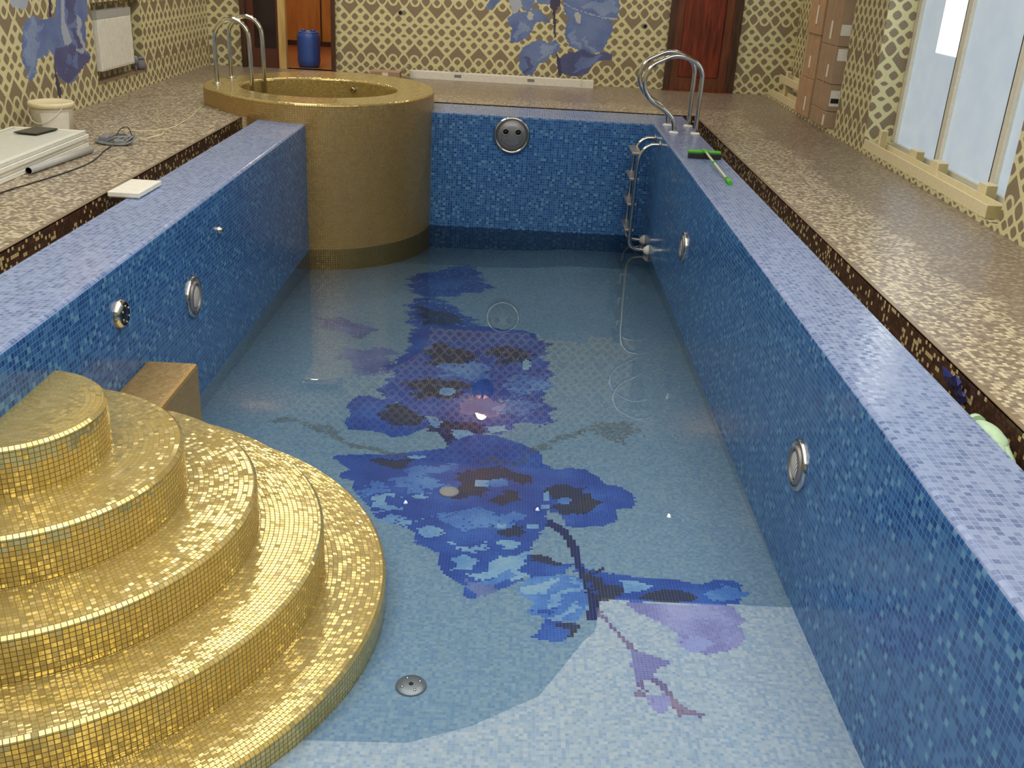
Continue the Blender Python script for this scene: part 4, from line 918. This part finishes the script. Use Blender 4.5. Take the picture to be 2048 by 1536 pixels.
def build_glove():
    t = thing('rubber_glove', (3.64,3.22,-.15), 'pale green rubber glove stuffed in the right gutter beside the deck edge', 'glove')
    bm = bmesh.new()
    me = bpy.data.meshes.new('glove'); 
    pts = [((-.01,.11,.09),.030),((-.005,.06,.10),.040),((.0,.0,.105),.042),((.01,-.05,.09),.030),
           ((.0,-.09,.085),.013),((-.005,-.13,.06),.010),((.02,-.10,.08),.013),((.024,-.15,.05),.010),((-.02,-.08,.075),.012),((-.03,-.12,.05),.010),((.034,-.08,.07),.012),((.042,-.12,.045),.010),((-.035,.02,.08),.014),((-.05,-.02,.06),.011)]
    ed = [(0,1),(1,2),(2,3),(3,4),(4,5),(3,6),(6,7),(3,8),(8,9),(3,10),(10,11),(2,12),(12,13)]
    me.from_pydata([p for p, r in pts], ed, []); o = bpy.data.objects.new('palm_and_fingers', me); COL.objects.link(o); o.parent = t
    s = o.modifiers.new('skin', 'SKIN'); s.use_smooth_shade = True
    for v, (p, r) in zip(me.skin_vertices[0].data if me.skin_vertices else [], pts): v.radius = (r, r*.7)
    if not me.skin_vertices:
        bm.from_mesh(me); ly = bm.verts.layers.skin.verify(); bm.verts.ensure_lookup_table()
        for v, (p, r) in zip(bm.verts, pts): v[ly].radius = (r, r*.7)
        bm.verts[2][ly].use_root = True
        bm.to_mesh(me)
    bm.free()
    o.modifiers.new('sub', 'SUBSURF').levels = 1; o.modifiers['sub'].render_levels = 2; me.materials.append(M_RUBBER)
    m = MB(); m.tube([(-.01,.10,.09),(-.012,.125,.088)], .036, 16, 1); m.build('cuff', M_RUBBER, t)
build_glove()
def build_wrapper():
    m = MB(); P = [[Vector((3.655+.010*i, 3.58+.035*j, -.015+.02*math.sin(i*1.9+j*1.3)+.012*((i+j) % 2)-.015*i)) for j in range(6)] for i in range(6)]
    for i in range(5):
        for j in range(5): m.face((P[i][j],P[i+1][j],P[i+1][j+1],P[i][j+1]))
    o = m.build('plastic_wrapper', plain('blue_foil', (40,48,110), .3), origin=(3.68,3.66,-.04)); o.modifiers.new('thick', 'SOLIDIFY').thickness = .003
    tag(o, 'crumpled dark blue plastic wrapper caught in the right gutter', 'wrapper')
build_wrapper()

# ================================================================== LEFT DECK
def build_panels():
    prof = [(.12,.0),(.09,.004),(.06,-.006),(.03,.01)]
    place = ('topmost', 'second from top', 'third from top', 'lowest')
    for k in range(4):
        z1 = .12-.03*k; dx = (0,.012,-.006,.010)[k]; y1 = 7.30+(0,.02,-.015,.01)[k]
        o = thing('plastic_sheet', (-1.55+dx, 6.0, z1-.029), 'white sheet with a raised rim on the left deck, %s of the stack' % place[k], 'panel', 'stacked white sheets')
        m = MB(); m.box(-.27,-1.6,0,.27,y1-6.0,.020); m.build('board', M_WHITE if k else plain('panel_white', (206,208,200), .35), o, bevel=.004)
        m = MB(); 
        for a in (-.27,.235): m.box(a,-1.6,.019,a+.035,y1-6.0,.0285)
        m.box(-.235,y1-6.035,.019,.235,y1-6.0,.0285); m.build('rim', M_WHITE, o, bevel=.003)
build_panels()
m = MB(); m.box(-.085,-.125,0,.085,.125,.007)
t = thing('tablet', (-1.575,7.155,.1195), 'flat dark grey tablet lying on the topmost white sheet', 'tablet', rz=-.16); t.location.z = .1225
m.build('screen', plain('tablet_grey', (72,70,62), .35), t, bevel=.003)
m = MB(); m.box(-.089,-.129,-.002,.089,.129,.004); m.build('case', M_DARK, t, bevel=.003)

def build_bucket():
    t = thing('bucket', (-1.765,7.85,0), 'white plastic bucket with a cream lid behind the stacked white sheets', 'bucket')
    m = MB(); m.lathe([(.135,0),(.14,.004),(.155,.17),(.157,.20)], 40); m.build('body', plain('bucket_white', (206,200,182), .45), t)
    m = MB(); m.lathe([(.158,.188),(.168,.19),(.168,.222),(.16,.228),(.148,.222),(.001,.222)], 40); m.build('lid', M_CREAM, t)
    m = MB()
    for k in range(10):
        a, b = -1.7+k*.14, -1.7+(k+1)*.14
        f = lambda a_, z: (.1465*math.cos(a_)*(1+.09*(z-.03)/.14), .1465*math.sin(a_)*(1+.09*(z-.03)/.14), z)
        m.face((f(a,.03),f(b,.03),f(b,.16),f(a,.16)), None, True)
    m.build('label_patch', M_PAPER, t)
    m = MB(); m.tube([(.168*math.cos(a), .168*math.sin(a), .19-.11*math.sin((a+2.9)/2.2*PI)) for a in np.linspace(-2.9, -.7, 12)], .0035, 6, 2); m.build('handle', M_WHITE, t)
build_bucket()

t = thing('plastic_pipe', (-1.2,6.69,.024), 'light grey plastic pipe lying on the left deck against the white sheets', 'pipe')
t.location.x = -1.205
m = MB(); M = Matrix.Rotation(-.105, 4, 'Z') @ Matrix.Translation((0,-.39,0)) @ Matrix.Rotation(-PI/2, 4, 'X')
m.lathe([(.021,0),(.024,0),(.024,.78),(.021,.78)], 20, M, caps=False); m.build('outer_wall', M_LGREY, t)
m = MB(); m.lathe([(.0205,0),(.0205,.78)], 20, M, caps=False); m.build('bore', M_DARK, t)

def build_cables():
    t = thing('cable_bundle', (-1.16,7.5,0), 'grey bundle of coiled cable and adapters on the left deck', 'cable')
    m = MB(); m.box(-.11,-.03,0,-.04,.06,.05); m.build('adapter', M_GREYP, t, bevel=.012)
    m = MB(); m.box(-.01,-.13,0,.075,-.03,.05, Matrix.Rotation(.4,4,'Z')); m.build('adapter', M_GREYP, t, bevel=.015)
    m = MB(); m.box(.10,-.04,0,.15,.0,.03, Matrix.Rotation(-.3,4,'Z')); m.build('plug', M_GREYP, t, bevel=.008)
    for k in range(5):
        ph = k*1.1
        m = MB(); m.tube([(.02+(.10+.012*k)*math.cos(a+ph), -.02+(.07+.008*k)*math.sin(a+ph), .012+.05*max(0, math.sin(a*1.5+ph))) for a in np.linspace(0, 5.6, 12)], .007, 8, 3); m.build('loop', M_GREYP, t)
    m = MB(); m.tube([(.03,-.06,.03),(.05,.0,.10),(.09,.05,.115),(.12,.04,.06),(.13,-.01,.02)], .004, 8, 4); m.build('loop', M_DARK, t)
build_cables()
m = MB(); m.tube([(-1.163,5.2,.005),(-1.163,5.75,.005),(-1.10,6.10,.005),(-1.045,6.45,.005),(-1.03,6.70,.005),(-1.06,6.95,.005),(-1.10,7.15,.005),(-1.12,7.33,.006)], .0045, 8, 5)
tag(m.build('power_cord', M_DARK, origin=(-1.1,6.2,0)), 'thin dark cord running along the left deck towards the cable bundle', 'cord')
m = MB(); m.tube([(-1.36,8.03,.004),(-1.12,8.06,.004),(-.98,8.25,.004),(-1.0,8.75,.004),(-1.06,9.2,.004),(-1.12,9.6,.004)], .0035, 6, 6)
t = tag(m.build('white_string', M_CREAM, origin=(-1.1,8.4,0)), 'loose cream string trailing from the gold tub over the left deck', 'string')
m = MB(); m.tube([(-.98,8.05,.004),(-.95,7.93,.004),(-1.0,7.74,.004)], .005, 6, 5); tag(m.build('string', M_CREAM, origin=(-.98,7.9,0)), 'short cream string end lying beside the cable bundle', 'string')
m = MB(); m.tube([(-1.02,7.62,.005),(-.93,7.60,.005),(-.80,7.66,.005),(-.72,7.72,.005),(-.74,7.58,.005),(-.66,7.62,.005)], .0035, 6, 5); tag(m.build('wire', M_CARD2, origin=(-.85,7.6,0)), 'thin crooked wire from the cable bundle towards the left gutter', 'wire')

def build_grate():
    t = thing('gutter_grate', (-.45,5.99,.002), 'short white overflow grate laid across the left gutter', 'grate', rz=-.02)
    m = MB(); m.box(-.095,-.185,.004,.095,.185,.034); m.build('top', M_WHITE, t, bevel=.004)
    for y in (-.17,-.06,.05,.16):
        m = MB(); m.box(-.09,y-.008,-.001,.09,y+.008,.005); m.build('rib', M_LGREY, t)
build_grate()

def build_radiator():
    t = thing('radiator', (-2.04,9.94,.26), 'white panel radiator in the niche of the left wall', 'radiator')
    m = MB(); y0, y1 = -.41, .41
    m.box(-.05,y0,0,.02,y1,.46); b = m.build('body', M_WHITE, t, bevel=.006)
    m = MB(); n = 26
    for k in range(n):
        a = y0+.01+(y1-y0-.02)*k/n; m.box(.018,a,.02,.025,a+(y1-y0)/n*.6,.45)
    m.build('fluted_front', M_WHITE, t)
    m = MB(); m.box(-.06,y0-.005,.46,.022,y1+.005,.475)
    for k in range(40): a = y0+.82*k/40; m.box(-.055,a,.475,.018,a+.012,.52)
    m.box(-.06,y0-.005,.52,-.05,y1+.005,.53); m.box(.012,y0-.005,.475,.022,y1+.005,.53); m.build('top_grille', M_LGREY, t)
    for y in (-.3,.3): m = MB(); m.box(-.095,y-.02,.05,-.05,y+.02,.4); m.build('bracket', M_GREYP, t)
    m = MB(); m.tube([(-.01,.41,.05),(-.01,.47,.05),(-.01,.50,.02),(-.01,.50,-.085)], .012, 10, 4); v = m.build('valve_pipe', M_STEEL, t)
    m = MB(); m.lathe([(.001,0),(.03,0),(.032,.05),(.02,.08),(.001,.085)], 18, Matrix.Translation((-.01,.50,-.02))); m.build('valve', M_GREYP, v)
build_radiator()
def build_shoe():
    t = thing('cloth_bag', (-2.06,10.60,.176), 'small grey cloth bag sitting on the niche sill beside the radiator', 'bag')
    m = MB(); m.lathe([(.001,0),(.05,.0),(.062,.03),(.055,.07),(.03,.10),(.034,.12),(.001,.122)], 20, Matrix.Diagonal((.8,1.4,1,1))); m.build('sack', plain('grey_cloth', (112,110,120), .9), t)
    m = MB(); m.tube([(.03*math.cos(a)*.8,.03*math.sin(a)*1.4,.10) for a in np.linspace(0, 2*PI, 14)], .006, 6, 1); m.build('tie', plain('navy_cloth', (44,52,92), .9), t)
build_shoe()

# ================================================================== BACK OF THE ROOM
def build_drum():
    t = thing('canister', (-.87,13.28,0), 'blue plastic canister standing in the open doorway', 'canister')
    m = MB(); m.lathe([(.001,0),(.115,0),(.135,.02),(.146,.09),(.142,.16),(.147,.22),(.143,.30),(.146,.36),(.138,.40),(.11,.425),(.04,.43),(.001,.43)], 36); m.build('body', M_BLUEP, t)
    m = MB(); m.lathe([(.124,.40),(.13,.425),(.118,.434),(.11,.425)], 36, caps=False); m.build('top_ring', M_BLUEP, t)
    for x in (-.06,.06): m = MB(); m.lathe([(.028,.428),(.028,.45),(.02,.455),(.001,.455)], 18, Matrix.Translation((x,0,0))); m.build('screw_cap', M_BLUEP, t)
build_drum()

def channel(name, p0, p1, wd, h, label, group, mat=None, slots=(), lip=.012):
    """cream U-profile between two floor points"""
    a, b = Vector(p0), Vector(p1); L = (b-a).length; ang = math.atan2(b.y-a.y, b.x-a.x)
    t = thing(name, a, label, 'profile', group); t.rotation_euler = (0, 0, ang)
    m = MB(); m.box(0,-wd/2,0,L,-wd/2+lip,h); m.box(0,wd/2-lip,0,L,wd/2,h); m.box(0,-wd/2+lip,0,L,wd/2-lip,lip)
    m.build('channel', mat or M_CREAM, t, bevel=.002)
    m = MB(); m.box(L-.001,-wd/2,0,L+.008,wd/2,h); tag(m.build('end_cap', M_CREAM2, t), 'darker end cap')
    for s in slots: m = MB(); m.box(s,-wd/2-.003,h*.45,s+.085,-wd/2+.001,h*.8); m.build('slot', M_GREYP, t)
    return t
t = channel('floor_profile', (.50,12.72,0), (2.76,12.66,0), .14, .088, 'long white profile lying on the floor under the blue flower mural', None, M_WHITE, (.55,1.45), .03)
m = MB(); m.box(2.10,-.074,.03,2.125,-.068,.10); m.build('clip', M_CREAM, t)
m = MB(); m.box(.50,-.05,.005,.70,.05,.086); m.build('insert', M_LGREY, t)
def build_flatbox():
    t = thing('cardboard_box', (.22,12.52,0), 'flat open cardboard box on the floor between the gold tub and the back wall', 'box', rz=.02)
    m = MB(); m.box(-.18,-.12,0,.18,.12,.085); m.build('carton', M_CARD2, t, bevel=.003)
    m = MB(); m.face([(.18,-.12,.085),(.18,.12,.085),(.27,.12,.155),(.27,-.12,.155)]); o = m.build('flap', M_CARD2, t); o.modifiers.new('thick', 'SOLIDIFY').thickness = .005
    m = MB(); m.box(-.03,-.123,.02,.04,-.12,.075); m.build('sticker', M_PAPER, t)
build_flatbox()
for x, z, nm in ((.347,.738,'left of'), (3.358,.737,'right of')):
    t = thing('wall_socket', (x,12.92,z), 'small dark cable outlet in the back wall %s the blue flowers' % nm, 'outlet')
    m = MB(); m.lathe([(.03,0),(.028,.008),(.02,.01)], 18, Matrix.Rotation(PI/2,4,'X'), caps=False); m.build('collar', M_GREYP, t)
    m = MB(); m.lathe([(.022,.006),(.001,.0065)], 16, Matrix.Rotation(PI/2,4,'X')); m.build('opening', M_DARK, t)

# ================================================================== WINDOW RECESSES
GP = 'cream profiles by the windows'
channel('sill_profile', (5.0,9.02,.036), (4.995,6.36,.036), .13, .085, 'long cream channel profile lying in front of the near window', None)
def offcut(x, y, h, wx, wy, z, label):
    t = thing('profile_offcut', (x,y,z), label, 'profile offcut', 'offcuts by the windows')
    m = MB(); m.box(-wx/2,-wy/2+.006,0,wx/2,wy/2,h); m.build('tube', M_CREAM, t, bevel=.003)
    m = MB(); m.box(-wx/2+.006,-wy/2,.006,wx/2-.006,-wy/2+.006,h-.006); m.build('cut_face', M_CREAM2, t)
offcut(5.09,8.08,.13,.07,.14,.049,'short cream offcut behind the sill profile, farthest of the three below the near window')
offcut(5.085,7.60,.13,.08,.16,.049,'short cream offcut behind the sill profile, middle of the three below the near window')
offcut(5.09,6.75,.14,.08,.13,.049,'short cream offcut behind the sill profile, nearest the right pier')
offcut(5.0,8.66,.19,.06,.06,.049,'upright cream stub at the far end of the sill profile')
channel('sill_profile', (5.0,12.56,.036), (4.99,11.30,.036), .14, .08, 'cream channel profile on the curb under the far window, the lower of two', GP)
channel('sill_profile', (5.06,12.50,.215), (5.04,11.26,.215), .13, .085, 'cream channel profile propped under the far window, the upper of two', GP)
offcut(5.07,12.30,.165,.10,.10,.049,'cream offcut propping the upper profile by the back wall')
offcut(5.06,11.45,.165,.09,.10,.049,'cream offcut propping the upper profile beside the cardboard stack')
offcut(5.06,12.34,.12,.05,.08,.228,'thin cream stub standing on the upper profile by the back wall')

def carton(x0, y0, x1, y1, z0, z1, label, mat, tapes, papers):
    t = thing('cardboard_box', ((x0+x1)/2,(y0+y1)/2,z0), label, 'box', 'cartons stacked by the far window')
    hx, hy, h = (x1-x0)/2, (y1-y0)/2, z1-z0-.004
    m = MB(); m.box(-hx,-hy,0,hx,hy,h); m.build('carton', mat, t, bevel=.004)
    m = MB(); m.box(-hx-.003,-hy*.06-.02,.0,-hx,hy*.06-.02,h); m.box(-hx-.003,-hy*.06-.02,h,hx,hy*.06-.02,h+.002); m.build('seam', M_CARD, t)
    for y, a, b in tapes: m = MB(); m.box(-hx-.005,y-.03,a,-hx-.003,y+.03,b); m.build('tape', M_PAPER, t)
    for x, a, b, dk in papers:
        m = MB(); m.box(x-.048,-hy-.004,a,x+.05,-hy,b); p = m.build('paper_label', M_PAPER, t)
        if dk: m = MB(); m.box(x-.038,-hy-.008,a+.03,x+.04,-hy-.004,a+.075); m.build('black_mark', M_DARK, p)
carton(4.90,10.05,5.15,10.62,.036,.19,'cardboard box at the bottom front of the carton stack by the far window',M_CARD2,[(-.22,.02,.12)],[])
carton(4.91,10.10,5.16,10.66,.19,.45,'cardboard box with a black mark on a white label in the carton stack',M_CARD2,[],[(-.065,.05,.20,True)])
carton(4.905,10.09,5.155,10.64,.45,.80,'cardboard box with white tape midway up the carton stack by the far window',M_CARD2,[(-.1,.05,.17)],[(-.06,.22,.33,False)])
carton(4.915,10.12,5.165,10.68,.80,1.25,'cardboard box in the carton stack with its white label high above the floor',M_CARD2,[(0,.05,.22)],[(-.07,.10,.20,False)])
carton(4.90,10.70,5.12,11.24,.036,.42,'orange-brown cardboard box at the foot of the rear carton stack',M_CARD,[(-.1,.06,.20)],[])
carton(4.91,10.72,5.12,11.22,.42,.86,'orange-brown cardboard box in the middle of the rear carton stack',M_CARD,[(0,.1,.22)],[])
carton(4.90,10.70,5.12,11.24,.86,1.40,'orange-brown cardboard box on top of the rear carton stack',M_CARD,[(-.05,.1,.28)],[])
bpy.context.view_layer.update()
